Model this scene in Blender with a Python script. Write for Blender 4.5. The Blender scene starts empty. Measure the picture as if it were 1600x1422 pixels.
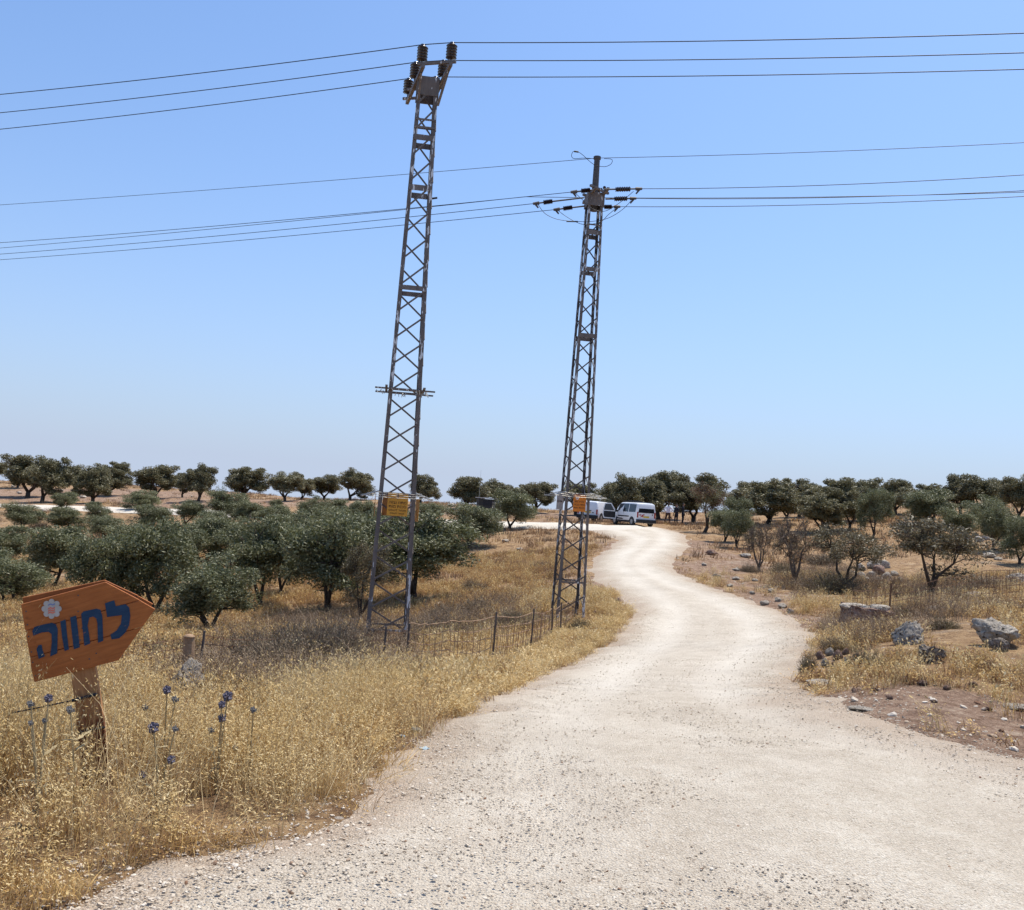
import bpy, bmesh, math, random
import numpy as np
from mathutils import Vector, Matrix

random.seed(7)
RNG = np.random.default_rng(11)
SC = bpy.context.scene
COL = SC.collection

# ------------------------------------------------------------------ camera
CAM_H = 2.2
F_PX, CX, CY = 1500.0, 800.0, 711.0
PITCH, ROLL = math.radians(3.02), math.radians(3.95)
fwd = np.array([0.0, math.cos(PITCH), math.sin(PITCH)])
r0 = np.array([1.0, 0.0, 0.0]); u0 = np.cross(r0, fwd)
rgt = math.cos(ROLL) * r0 + math.sin(ROLL) * u0
upv = -math.sin(ROLL) * r0 + math.cos(ROLL) * u0
CAM = np.array([0.0, 0.0, CAM_H])
cd = bpy.data.cameras.new('camera'); cam = bpy.data.objects.new('camera', cd); COL.objects.link(cam)
cd.sensor_fit = 'HORIZONTAL'; cd.sensor_width = 36.0; cd.lens = 36.0 * F_PX / 1600.0
cd.clip_start = 0.1; cd.clip_end = 5000.0
m = Matrix(((rgt[0], upv[0], -fwd[0], CAM[0]), (rgt[1], upv[1], -fwd[1], CAM[1]), (rgt[2], upv[2], -fwd[2], CAM[2]), (0, 0, 0, 1)))
cam.matrix_world = m
SC.camera = cam

# ------------------------------------------------------------------ sky, sun, exposure
SUN_EL = math.radians(68.0); SUN_AZ = math.radians(44.0)     # azimuth from +Y towards +X
w = bpy.data.worlds.new('World'); SC.world = w; w.use_nodes = True
nt = w.node_tree; nt.nodes.clear()
wo = nt.nodes.new('ShaderNodeOutputWorld'); bg = nt.nodes.new('ShaderNodeBackground')
sky = nt.nodes.new('ShaderNodeTexSky'); sky.sky_type = 'NISHITA'; sky.sun_disc = False
sky.sun_elevation = SUN_EL; sky.sun_rotation = SUN_AZ
sky.altitude = 300.0; sky.air_density = 1.0; sky.dust_density = 1.9; sky.ozone_density = 4.0
tc = nt.nodes.new('ShaderNodeTexCoord'); sx = nt.nodes.new('ShaderNodeSeparateXYZ'); cx = nt.nodes.new('ShaderNodeCombineXYZ')
mx = nt.nodes.new('ShaderNodeMath'); mx.operation = 'MAXIMUM'; mx.inputs[1].default_value = 0.03
nt.links.new(tc.outputs['Generated'], sx.inputs[0])
nt.links.new(sx.outputs[0], cx.inputs[0]); nt.links.new(sx.outputs[1], cx.inputs[1])
nt.links.new(sx.outputs[2], mx.inputs[0]); nt.links.new(mx.outputs[0], cx.inputs[2])
nt.links.new(cx.outputs[0], sky.inputs[0])                    # the haze colour at the horizon goes on below it
bg.inputs['Strength'].default_value = 0.137
wb = nt.nodes.new('ShaderNodeMix'); wb.data_type = 'RGBA'; wb.blend_type = 'MULTIPLY'; wb.inputs[0].default_value = 1.0
wb.inputs[7].default_value = (0.88, 1.08, 1.25, 1)             # the phone's cool white balance
nt.links.new(sky.outputs[0], wb.inputs[6])
# dusty summer haze, the same all round: pale near the horizon, gone higher up
e1 = nt.nodes.new('ShaderNodeMath'); e1.operation = 'MULTIPLY'; e1.inputs[1].default_value = -1 / 0.17; nt.links.new(mx.outputs[0], e1.inputs[0])
e2 = nt.nodes.new('ShaderNodeMath'); e2.operation = 'EXPONENT'; nt.links.new(e1.outputs[0], e2.inputs[0])
e3 = nt.nodes.new('ShaderNodeMath'); e3.operation = 'MULTIPLY'; e3.inputs[1].default_value = 1.0; e3.use_clamp = True; nt.links.new(e2.outputs[0], e3.inputs[0])
hz = nt.nodes.new('ShaderNodeMix'); hz.data_type = 'RGBA'; nt.links.new(e3.outputs[0], hz.inputs[0]); nt.links.new(wb.outputs[2], hz.inputs[6]); hz.inputs[7].default_value = (3.4, 3.9, 5.1, 1)
nt.links.new(hz.outputs[2], bg.inputs['Color']); nt.links.new(bg.outputs[0], wo.inputs['Surface'])
sd = bpy.data.lights.new('sun', 'SUN'); sd.energy = 4.7; sd.angle = math.radians(0.53); sd.color = (1.0, 0.93, 0.82)
sun = bpy.data.objects.new('sun', sd); COL.objects.link(sun)
sdir = Vector((math.sin(SUN_AZ) * math.cos(SUN_EL), math.cos(SUN_AZ) * math.cos(SUN_EL), math.sin(SUN_EL)))
sun.rotation_euler = (-sdir).to_track_quat('-Z', 'Y').to_euler()
sun.location = (30, 30, 60)
SC.view_settings.view_transform = 'Standard'; SC.view_settings.look = 'None'
SC.view_settings.exposure = 0.22; SC.view_settings.gamma = 1.0; SC.view_settings.use_curve_mapping = False
SC.render.engine = 'CYCLES'
SC.cycles.use_denoising = True
SC.cycles.max_bounces = 6; SC.cycles.diffuse_bounces = 3; SC.cycles.transmission_bounces = 4; SC.cycles.transparent_max_bounces = 6
SC.cycles.use_adaptive_sampling = True; SC.cycles.adaptive_threshold = 0.015
SC.cycles.caustics_reflective = False; SC.cycles.caustics_refractive = False

# ------------------------------------------------------------------ pixel <-> world helpers (photo pixels, 1600 x 1422)
def ray(px, py):
    return fwd + (px - CX) / F_PX * rgt + (CY - py) / F_PX * upv
def at(px, py, d):
    """point seen at that pixel, d metres deep"""
    return CAM + d * ray(px, py)
def proj(p):
    q = np.asarray(p, float) - CAM; d = q @ fwd
    return CX + F_PX * (q @ rgt) / d, CY - F_PX * (q @ upv) / d, d

# ------------------------------------------------------------------ noise
def _hash(ix, iy, seed):
    h = (ix.astype(np.int64) * 374761393 + iy.astype(np.int64) * 668265263 + seed * 1442695041) & 0x7fffffff
    h = ((h ^ (h >> 13)) * 1274126177) & 0x7fffffff
    return ((h ^ (h >> 16)) & 0xffff) / 65535.0
def vnoise(x, y, seed=0):
    x = np.asarray(x, float); y = np.asarray(y, float)
    ix = np.floor(x); iy = np.floor(y); fx = x - ix; fy = y - iy
    fx = fx * fx * (3 - 2 * fx); fy = fy * fy * (3 - 2 * fy)
    a = _hash(ix, iy, seed); b = _hash(ix + 1, iy, seed); c = _hash(ix, iy + 1, seed); d = _hash(ix + 1, iy + 1, seed)
    return (a * (1 - fx) + b * fx) * (1 - fy) + (c * (1 - fx) + d * fx) * fy
def fbm(x, y, seed=0, octv=4):
    s = 0; a = 0.5
    for o in range(octv):
        s = s + a * (vnoise(x * 2 ** o, y * 2 ** o, seed + o * 17) - 0.5); a *= 0.5
    return s

# ------------------------------------------------------------------ terrain height, from the lie of the land
ANCH = [(800,1422,5.2),(0,1422,4.85),(1600,1422,5.7),(1600,1250,8.1),(1200,1250,7.5),(1600,1180,9.8),(1200,1180,9.1),(600,1290,6.4),(300,1330,5.7),
 (0,1230,6.7),(300,1170,8.9),(0,1060,13),(300,1030,16),(570,1000,20),(632,1012,19.6),(700,1085,13.2),(885,965,27),(770,1033,19),(828,1016,21.5),
 (900,1100,12.9),(1150,1100,13.1),(1050,1050,17.5),(1120,1000,23.5),(1095,950,30),(1030,900,38),(990,860,48),(1000,840,56),(990,825,65),
 (320,990,27),(410,946,35),(83,918,40),(515,955,33),(645,935,34),(728,855,57),(797,827,67),(870,822,67),(31,828,66),(293,821,70),(492,820,68),
 (0,792,88),(200,799,84),(42,776,105),(309,783,95),(500,1060,15.2),(150,1000,21),(20,940,32),(200,945,34),(560,978,30),(800,920,36),(830,870,50),
 (1330,920,35),(1452,930,33),(1238,912,36.5),(1387,968,25),(1590,1000,17),(1420,1005,17),(1450,1035,15.5),(1270,1050,16.3),(1255,1078,14.4),(1400,1080,12.7),(1600,1100,12.7),
 (1185,887,43),(1131,847,56),(1100,830,63),(1072,816,77),(1295,828,63),(1198,818,72),(1362,838,58),(1593,877,44),(1490,838,58),(1445,817,66),(1590,810,70),(1560,935,28),(1560,860,48),
 (0,744,155),(100,752,150),(200,758,140),(330,768,128),(450,777,115),(560,782,110),(690,787,104),(830,795,98),(940,798,96),(1070,801,94),(1200,799,95),(1300,792,97),(1400,783,100),(1500,776,103),(1600,770,106)]
_A = np.array([at(*a) for a in ANCH])
EXTRA = np.array([(-25,-6,0.1),(0,-6,0),(25,-6,0.2),(-12,2,-0.1),(12,2,0.1),(-14,14,-0.8),(18,12,0.4),(-30,30,-2.2),(35,30,1.6)], float)
_P = np.vstack([_A, EXTRA])
def _st(X, Y):
    Yc = np.maximum(Y, -6.0) + 9.0
    return np.stack([2.6 * np.clip(X / (0.8 * Yc), -1.6, 1.6), 1.9 * np.log(Yc)], -1)
_S = _st(_P[:, 0], _P[:, 1])
def _k(d2):
    return 0.5 * d2 * np.log(d2 + 1e-12)
def _tps(S, v, lam):
    n = len(S); d2 = ((S[:, None] - S[None]) ** 2).sum(-1)
    K = _k(d2) + lam * np.eye(n); Pm = np.hstack([np.ones((n, 1)), S])
    L = np.zeros((n + 3, n + 3)); L[:n, :n] = K; L[:n, n:] = Pm; L[n:, :n] = Pm.T
    return np.linalg.solve(L, np.concatenate([v, np.zeros(3)]))
_W = _tps(_S, _P[:, 2], 0.004)
_CS = np.array([at(*a)[0] / at(*a)[1] for a in ANCH[-13:]]); _CD = np.array([at(*a)[1] for a in ANCH[-13:]])
def base_z(X, Y):
    X = np.asarray(X, float); Y = np.asarray(Y, float); shp = X.shape
    X = X.ravel(); Y = Y.ravel(); out = np.empty(len(X))
    dc = np.interp(X / np.maximum(Y, 1), _CS, _CD)
    Yq = np.minimum(Y, dc); Xq = np.where(Y > dc, X * Yq / np.maximum(Y, 1), X)
    for i in range(0, len(X), 20000):
        S = _st(Xq[i:i + 20000], Yq[i:i + 20000]); d2 = ((S[:, None] - _S[None]) ** 2).sum(-1)
        out[i:i + 20000] = _k(d2) @ _W[:-3] + _W[-3] + S @ _W[-2:]
    e = np.maximum(Y - dc, 0)
    out = out - 0.0025 * np.minimum(e, 60) ** 2 * 0.6 - np.maximum(e - 60, 0) * 0.16
    return out.reshape(shp)
def hit(px, py, tmin=3.0, fn=None):
    """where the sight line through a pixel meets the land; near the crest it takes the crest"""
    fn = fn or base_z
    t = np.exp(np.linspace(math.log(tmin), math.log(170), 700)); d = ray(px, py)
    P = CAM[None] + t[:, None] * d[None]; g = P[:, 2] - fn(P[:, 0], P[:, 1])
    i = np.where(g < 0)[0]
    if len(i) == 0:
        ok = t > 40; j = np.argmin(np.where(ok, g / t, 9e9)); p = P[j].copy(); p[2] -= g[j]; return p
    i = i[0]
    if i == 0: return P[0]
    a = g[i - 1] / (g[i - 1] - g[i]); tt = t[i - 1] + a * (t[i] - t[i - 1]); return CAM + tt * d

# ------------------------------------------------------------------ the road outline on the land
LEFT_E = [(925,829),(950,836),(968,843),(958,856),(930,872),(925,890),(945,915),(975,935),(990,958),(962,998),(915,1025),(862,1050),(800,1080),(735,1110),(680,1140),(640,1185),(600,1235),(572,1280),(430,1318),(270,1352),(150,1400),(90,1424)]
RIGHT_E = [(1022,823),(1045,828),(1068,836),(1074,852),(1060,866),(1042,880),(1058,896),(1100,915),(1150,930),(1200,950),(1245,972),(1272,996),(1252,1030),(1240,1052),(1245,1070),(1290,1092),(1360,1118),(1440,1150),(1530,1170),(1602,1186)]
_l = [hit(*p)[:2] for p in LEFT_E]; _r = [hit(*p)[:2] for p in RIGHT_E]
ROADPOLY = np.array(_l + [(-3.2, 2.6), (-9, -1), (-30, -8), (30, -8), (30, 5.5), (14, 8.2)] + _r[::-1])
TRACK = np.array([hit(*p)[:2] for p in [(-120,787),(-60,789),(0,791),(100,794),(200,798),(270,800),(330,802),(470,808),(600,813),(700,817),(790,820),(870,822),(940,826),(1000,826)]])
def seg_dist(P, A, B):
    ab = B - A; t = np.clip(((P - A) @ ab) / (ab @ ab + 1e-12), 0, 1)
    return np.hypot(P[:, 0] - A[0] - t * ab[0], P[:, 1] - A[1] - t * ab[1])
def road_sd(X, Y):
    """metres inside (+) or outside (-) the gravel road's edge"""
    P = np.stack([np.ravel(X), np.ravel(Y)], -1).astype(float); n = len(ROADPOLY)
    d = np.full(len(P), 1e9); ins = np.zeros(len(P), bool)
    for i in range(n):
        A = ROADPOLY[i]; B = ROADPOLY[(i + 1) % n]
        d = np.minimum(d, seg_dist(P, A, B))
        c = (A[1] > P[:, 1]) != (B[1] > P[:, 1])
        xx = A[0] + (P[:, 1] - A[1]) * (B[0] - A[0]) / (B[1] - A[1] + 1e-12)
        ins ^= c & (P[:, 0] < xx)
    return np.where(ins, d, -d).reshape(np.shape(X))
def track_sd(X, Y):
    P = np.stack([np.ravel(X), np.ravel(Y)], -1).astype(float); d = np.full(len(P), 1e9)
    for i in range(len(TRACK) - 1): d = np.minimum(d, seg_dist(P, TRACK[i], TRACK[i + 1]))
    return (1.5 - d).reshape(np.shape(X))
def sstep(x, a, b):
    t = np.clip((x - a) / (b - a), 0, 1); return t * t * (3 - 2 * t)
def blob(X, Y, px, py, rx, ry):
    c = hit(px, py); return np.exp(-(((X - c[0]) / rx) ** 2 + ((Y - c[1]) / ry) ** 2))
def soil_mask(X, Y):
    """bare red earth (1) against straw-covered ground (0)"""
    s = 0
    for b in [(1420,1110,3.2,1.5),(1300,1085,1.6,1.2),(1590,1140,3.0,1.4),(1500,1160,3,1.0),(1130,890,3.2,6),(1180,930,2.4,4),(1240,970,1.2,3),(1100,850,2.5,6),(960,945,1.2,3.0),(925,930,1.2,3),
              (950,850,1.5,4),(900,905,1.5,7),(60,770,14,12),(200,772,14,12),(420,785,12,8),(700,795,10,10),(870,808,6,10),(1290,1040,1.2,1.6),(1050,812,6,8),(1280,975,.8,2),(110,775,18,10),(300,790,10,8)]:
        s = s + blob(X, Y, *b)
    n = fbm(X * 0.35, Y * 0.35, 5) + .6 * fbm(X * 1.1, Y * 1.1, 6)
    return np.clip(sstep(s * .85 + n * 1.5, 0.3, 0.95), 0, 1)
def rough(X, Y):
    dist = np.hypot(X, Y)
    return fbm(X * 0.45, Y * 0.45, 3) * 0.22 * sstep(dist, 8, 26) + fbm(X * 1.7, Y * 1.7, 9) * 0.10 + fbm(X * 0.12, Y * 0.12, 31) * 0.5 * sstep(dist, 30, 60)
def ground_z(X, Y):
    X = np.asarray(X, float); Y = np.asarray(Y, float)
    z = base_z(X, Y); sdv = np.maximum(road_sd(X, Y), track_sd(X, Y))
    out = 1 - sstep(sdv, -1.6, 0.1)
    return z + rough(X, Y) * out - 0.10 * sstep(sdv, -0.2, 0.5)
def gz(x, y):
    return float(ground_z(np.array([x]), np.array([y]))[0])
def gpt(px, py):
    p = hit(px, py); return np.array([p[0], p[1], gz(p[0], p[1])])

# ------------------------------------------------------------------ materials
class NB:
    def __init__(s, name):
        s.m = bpy.data.materials.new(name); s.m.use_nodes = True; s.t = s.m.node_tree; s.t.nodes.clear()
        s.out = s.n('ShaderNodeOutputMaterial'); s.b = s.n('ShaderNodeBsdfPrincipled'); s.l(s.b.outputs[0], s.out.inputs[0])
    def n(s, t, **k):
        x = s.t.nodes.new(t)
        for a, v in k.items(): setattr(x, a, v)
        return x
    def l(s, a, b): s.t.links.new(a, b)
    def coord(s, kind='Object', scale=(1, 1, 1)):
        c = s.n('ShaderNodeTexCoord'); mp = s.n('ShaderNodeMapping'); mp.inputs['Scale'].default_value = scale
        s.l(c.outputs[kind], mp.inputs[0]); return mp.outputs[0]
    def noise(s, co, scale, detail=4, rough=0.55):
        x = s.n('ShaderNodeTexNoise'); x.inputs['Scale'].default_value = scale; x.inputs['Detail'].default_value = detail; x.inputs['Roughness'].default_value = rough
        if co is not None: s.l(co, x.inputs['Vector'])
        return x.outputs['Fac']
    def vor(s, co, scale, feat='F1', out='Distance'):
        x = s.n('ShaderNodeTexVoronoi'); x.feature = feat; x.inputs['Scale'].default_value = scale; s.l(co, x.inputs['Vector']); return x.outputs[out]
    def ramp(s, fac, stops):
        x = s.n('ShaderNodeValToRGB'); e = x.color_ramp.elements
        while len(e) < len(stops): e.new(0.5)
        for i, (p, c) in enumerate(stops):
            e[i].position = p; e[i].color = (*c, 1) if len(c) == 3 else c
        s.l(fac, x.inputs[0]); return x.outputs[0]
    def mix(s, fac, a, b, mode='MIX'):
        x = s.n('ShaderNodeMix', data_type='RGBA', blend_type=mode)
        for sock, v in ((x.inputs[0], fac), (x.inputs[6], a), (x.inputs[7], b)):
            if isinstance(v, (int, float)): sock.default_value = v
            elif isinstance(v, tuple): sock.default_value = (*v, 1)
            else: s.l(v, sock)
        return x.outputs[2]
    def math(s, op, a, b=0.0, clamp=False):
        x = s.n('ShaderNodeMath', operation=op); x.use_clamp = clamp
        for sock, v in ((x.inputs[0], a), (x.inputs[1], b)):
            if isinstance(v, (int, float)): sock.default_value = v
            else: s.l(v, sock)
        return x.outputs[0]
    def bump(s, h, strength=0.5, dist=0.02, chain=None):
        x = s.n('ShaderNodeBump'); x.inputs['Strength'].default_value = strength; x.inputs['Distance'].default_value = dist
        s.l(h, x.inputs['Height'])
        if chain is not None: s.l(chain, x.inputs['Normal'])
        return x.outputs[0]
    def set(s, col=None, rough=0.8, metal=0.0, normal=None, spec=0.3):
        if col is not None:
            if isinstance(col, tuple): s.b.inputs['Base Color'].default_value = (*col, 1)
            else: s.l(col, s.b.inputs['Base Color'])
        if isinstance(rough, (int, float)): s.b.inputs['Roughness'].default_value = rough
        else: s.l(rough, s.b.inputs['Roughness'])
        s.b.inputs['Metallic'].default_value = metal; s.b.inputs['Specular IOR Level'].default_value = spec
        if normal is not None: s.l(normal, s.b.inputs['Normal'])
        return s.m
    def rnd(s):
        return s.n('ShaderNodeObjectInfo').outputs['Random']
    def attr(s, name):
        return s.n('ShaderNodeAttribute', attribute_name=name).outputs['Fac']

def simple(name, col, rough=0.7, metal=0.0, var=0.25, scale=6.0, spec=0.3, dark=None):
    b = NB(name); co = b.coord(); f = b.noise(co, scale, 5, 0.6)
    d = dark or tuple(c * (1 - var) for c in col); h = tuple(min(1, c * (1 + var)) for c in col)
    return b.set(b.ramp(f, [(0.3, d), (0.7, h)]), rough, metal, spec=spec)

M = {}
def mat_ground():
    b = NB('ground'); co = b.coord(); soil = b.attr('soil')
    n1 = b.noise(co, 0.35, 6, 0.6); n2 = b.noise(co, 3.5, 8, 0.65); n3 = b.noise(co, 22, 6, 0.7)
    straw = b.ramp(b.math('ADD', b.math('MULTIPLY', n2, 0.6), b.math('MULTIPLY', n3, 0.4)), [(0.36, (0.12, 0.068, 0.04)), (0.46, (0.235, 0.145, 0.08)), (0.55, (0.37, 0.24, 0.125)), (0.66, (0.51, 0.375, 0.215))])
    red = b.ramp(b.math('ADD', b.math('MULTIPLY', n2, 0.5), b.math('MULTIPLY', n3, 0.5)), [(0.36, (0.11, 0.062, 0.042)), (0.46, (0.215, 0.135, 0.092)), (0.55, (0.33, 0.225, 0.155)), (0.66, (0.48, 0.375, 0.275))])
    f = b.ramp(b.math('ADD', b.math('MULTIPLY', soil, .8), b.math('ADD', b.math('MULTIPLY', b.math('SUBTRACT', n1, 0.5), 1.3), b.math('MULTIPLY', b.math('SUBTRACT', n2, 0.5), 2.4))), [(0.25, (0, 0, 0)), (0.62, (1, 1, 1))])
    c = b.mix(f, straw, red)
    # small pale stones lying in the earth
    v = b.vor(co, 5.0); pick = b.noise(co, 2.3, 3)
    st = b.math('MULTIPLY', b.math('LESS_THAN', v, 0.16), b.math('GREATER_THAN', pick, 0.56))
    c = b.mix(b.math('MULTIPLY', st, 0.8), c, (0.47, 0.42, 0.36))
    big = b.noise(b.coord(scale=(.22, .6, 1)), 1.0, 7, 0.7); c = b.mix(b.ramp(big, [(0.56, (0, 0, 0)), (0.66, (.75, .75, .75))]), c, (0.40, 0.315, 0.235))
    nrm = b.bump(n3, 0.9, 0.05, b.bump(n2, 0.8, 0.16))
    return b.set(c, 0.95, normal=nrm, spec=0.1)
def mat_road():
    b = NB('gravel_road'); co = b.coord(); tr = b.attr('track')
    n1 = b.noise(co, 0.55, 8, 0.7); n2 = b.noise(co, 3.2, 8, 0.75); n3 = b.noise(co, 34, 5, 0.75)
    v1 = b.n('ShaderNodeTexVoronoi'); v1.inputs['Scale'].default_value = 55; b.l(co, v1.inputs['Vector'])
    v2 = b.n('ShaderNodeTexVoronoi'); v2.inputs['Scale'].default_value = 13; b.l(co, v2.inputs['Vector'])
    base = b.ramp(b.math('ADD', b.math('MULTIPLY', n1, 0.5), b.math('MULTIPLY', n2, 0.5)), [(0.38, (0.37, 0.31, 0.24)), (0.5, (0.475, 0.41, 0.325)), (0.60, (0.575, 0.515, 0.425))])
    chips = b.ramp(b.n_sep(v1.outputs['Color']), [(0.0, (0.24, 0.18, 0.125)), (0.25, (0.48, 0.395, 0.295)), (0.8, (0.61, 0.53, 0.425)), (1.0, (0.72, 0.66, 0.57))])
    loose = b.math('SUBTRACT', 1.0, b.math('MULTIPLY', tr, 0.85), True)
    c = b.mix(b.math('MULTIPLY', loose, b.math('MULTIPLY', b.math('LESS_THAN', v1.outputs['Distance'], 0.5), 0.7)), base, chips)
    c = b.mix(b.math('MULTIPLY', tr, 0.85), c, (0.645, 0.585, 0.495))
    c = b.mix(b.math('MULTIPLY', b.attr('edge'), b.math('MULTIPLY', n2, 1.1)), c, (0.35, 0.25, 0.175))
    h = b.math('SUBTRACT', 1.0, v1.outputs['Distance']); h2 = b.math('SUBTRACT', 1.0, v2.outputs['Distance'])
    nrm = b.bump(h, 0.7, 0.02, b.bump(n2, 0.5, 0.05, b.bump(n3, 0.7, 0.02)))
    return b.set(c, 0.95, normal=nrm, spec=0.1)
def _n_sep(s, colsock):
    x = s.n('ShaderNodeSeparateColor'); s.l(colsock, x.inputs[0]); return x.outputs[0]
NB.n_sep = _n_sep
M['ground'] = mat_ground(); M['road'] = mat_road()

def mat_leaf(name, top, under, jit=0.25):
    b = NB(name); r = b.rnd(); a = b.attr('tone')
    v = b.math('ADD', b.math('MULTIPLY', r, 0.35), b.math('MULTIPLY', a, 0.65))
    c1 = b.ramp(v, [(0.08, tuple(x * .62 for x in top)), (0.5, top), (0.78, (top[0] * 1.5, top[1] * 1.42, top[2] * 1.4)), (0.9, tuple(x * 1.15 for x in under))])
    geo = b.n('ShaderNodeNewGeometry'); c = b.mix(geo.outputs['Backfacing'], c1, under)
    b.set(c, 0.5, spec=0.35)
    t = b.n('ShaderNodeBsdfTranslucent'); b.l(c, t.inputs[0])
    ms = b.n('ShaderNodeMixShader'); ms.inputs[0].default_value = 0.24
    b.l(b.b.outputs[0], ms.inputs[1]); b.l(t.outputs[0], ms.inputs[2]); b.l(ms.outputs[0], b.out.inputs[0])
    return b.m
M['leaf_dense'] = mat_leaf('olive_leaf', (0.114, 0.122, 0.047), (0.225, 0.225, 0.125))
M['leaf_old'] = mat_leaf('old_olive_leaf', (0.128, 0.118, 0.052), (0.22, 0.20, 0.115))
M['leaf_dry'] = mat_leaf('dry_olive_leaf', (0.135, 0.108, 0.056), (0.20, 0.17, 0.10))
M['leaf_rust'] = mat_leaf('rusty_leaf', (0.15, 0.078, 0.043), (0.18, 0.11, 0.06))
M['leaf_shrub'] = mat_leaf('shrub_leaf', (0.20, 0.15, 0.088), (0.25, 0.195, 0.12))
M['leaf_shrub_green'] = mat_leaf('green_shrub_leaf', (0.17, 0.135, 0.062), (0.21, 0.175, 0.09))
def mat_bark(name, a, c):
    b = NB(name); co = b.coord(scale=(1, 1, 0.3)); n = b.noise(co, 14, 7, 0.7)
    return b.set(b.ramp(n, [(0.3, a), (0.7, c)]), 0.95, normal=b.bump(n, 0.8, 0.05), spec=0.1)
M['bark'] = mat_bark('olive_bark', (0.035, 0.026, 0.02), (0.13, 0.10, 0.078))
M['bark_grey'] = mat_bark('grey_bark', (0.085, 0.062, 0.045), (0.25, 0.195, 0.155))
def mat_straw(name, lo, mid, hi, tr=0.25):
    b = NB(name); r = b.rnd(); a = b.attr('tone')
    v = b.math('ADD', b.math('MULTIPLY', r, 0.45), b.math('MULTIPLY', a, 0.55))
    c = b.ramp(v, [(0.1, lo), (0.5, mid), (0.9, hi)])
    b.set(c, 0.75, spec=0.2)
    t = b.n('ShaderNodeBsdfTranslucent'); b.l(c, t.inputs[0])
    ms = b.n('ShaderNodeMixShader'); ms.inputs[0].default_value = tr
    b.l(b.b.outputs[0], ms.inputs[1]); b.l(t.outputs[0], ms.inputs[2]); b.l(ms.outputs[0], b.out.inputs[0])
    return b.m
M['straw'] = mat_straw('golden_straw', (0.29, 0.165, 0.058), (0.55, 0.355, 0.13), (0.75, 0.54, 0.245))
M['straw_red'] = mat_straw('brown_straw', (0.16, 0.085, 0.048), (0.34, 0.20, 0.105), (0.52, 0.345, 0.185))
M['straw_pale'] = mat_straw('pale_straw', (0.32, 0.21, 0.095), (0.58, 0.43, 0.215), (0.77, 0.63, 0.38))
M['weed'] = mat_straw('grey_dry_weed', (0.11, 0.075, 0.048), (0.22, 0.155, 0.10), (0.34, 0.255, 0.17), 0.15)
M['spikelet'] = mat_straw('oat_spikelet', (0.46, 0.32, 0.13), (0.68, 0.51, 0.24), (0.82, 0.68, 0.41), 0.32)
def mat_rock(name, lo, mid, hi, lichen=(0.05, 0.043, 0.036), th=0.55):
    b = NB(name); co = b.coord('Object'); n = b.noise(co, 3.2, 8, 0.65); n2 = b.noise(co, 11, 8, 0.7); n3 = b.noise(co, 5.5, 6, 0.6)
    c = b.ramp(b.math('ADD', b.math('MULTIPLY', n, .5), b.math('MULTIPLY', n2, .5)), [(0.32, lo), (0.5, mid), (0.68, hi)])
    f = b.ramp(n3, [(th, (0, 0, 0)), (th + 0.07, (1, 1, 1))])
    c = b.mix(b.math('MULTIPLY', f, 0.93), c, lichen)
    return b.set(c, 0.95, normal=b.bump(n2, 0.9, 0.05, b.bump(n, 0.7, 0.12)), spec=0.1)
M['rock'] = mat_rock('limestone', (0.28, 0.23, 0.18), (0.50, 0.435, 0.355), (0.70, 0.63, 0.54))
M['rock_dark'] = mat_rock('lichen_stone', (0.17, 0.13, 0.105), (0.31, 0.255, 0.205), (0.62, 0.56, 0.49), lichen=(0.075, 0.058, 0.05), th=0.53)
M['rock_red'] = mat_rock('earthy_stone', (0.16, 0.09, 0.065), (0.30, 0.20, 0.155), (0.47, 0.38, 0.31), lichen=(0.14, 0.07, 0.05), th=0.54)
M['pebble'] = None
def mat_pebble():
    b = NB('pebble'); r = b.rnd(); co = b.coord(); n = b.noise(co, 6, 3)
    c = b.ramp(r, [(0.0, (0.19, 0.09, 0.05)), (0.03, (0.32, 0.22, 0.15)), (0.10, (0.50, 0.415, 0.315)), (0.75, (0.59, 0.51, 0.41)), (1.0, (0.69, 0.63, 0.54))])
    return b.set(b.mix(b.math('MULTIPLY', n, 0.3), c, (0.36, 0.28, 0.20)), 0.95, spec=0.1)
M['pebble'] = mat_pebble()
def mat_steel(name, base, dark, flake=0.63, white=(0.62, 0.61, 0.6)):
    b = NB(name); co = b.coord(scale=(7, 7, 1.6)); n = b.noise(co, 1.0, 6, 0.6); co2 = b.coord(scale=(12, 12, 3.2)); n2 = b.noise(co2, 1.4, 4, 0.5)
    co3 = b.coord(scale=(1, 1, 0.35)); big = b.noise(co3, 1.0, 2)
    c = b.ramp(n, [(0.3, dark), (0.7, base)])
    f = b.ramp(b.math('ADD', n2, b.math('MULTIPLY', b.math('SUBTRACT', big, 0.5), 0.5)), [(flake, (0, 0, 0)), (flake + 0.03, (1, 1, 1))])
    return b.set(b.mix(f, c, white), 0.65, 0.0, spec=0.25)
M['steel'] = mat_steel('weathered_steel', (0.20, 0.165, 0.145), (0.11, 0.09, 0.08))
M['steel_leg'] = mat_steel('flaking_steel', (0.185, 0.152, 0.135), (0.10, 0.083, 0.075), 0.60)
M['steel_leg_flaky'] = mat_steel('badly_flaking_steel', (0.10, 0.088, 0.085), (0.05, 0.044, 0.043), 0.535, (0.6, 0.62, 0.65))
M['steel_black'] = simple('dark_steel', (0.085, 0.072, 0.066), 0.6, 0.0, 0.35, 9)
M['galv'] = simple('galvanised_wire', (0.42, 0.41, 0.38), 0.5, 0.4, 0.3, 30)
M['cable'] = simple('cable_black', (0.022, 0.024, 0.03), 0.6, 0, 0.2)
M['ceramic'] = simple('brown_glazed_ceramic', (0.022, 0.012, 0.012), 0.18, 0, 0.3, 5, 0.6)
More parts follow.
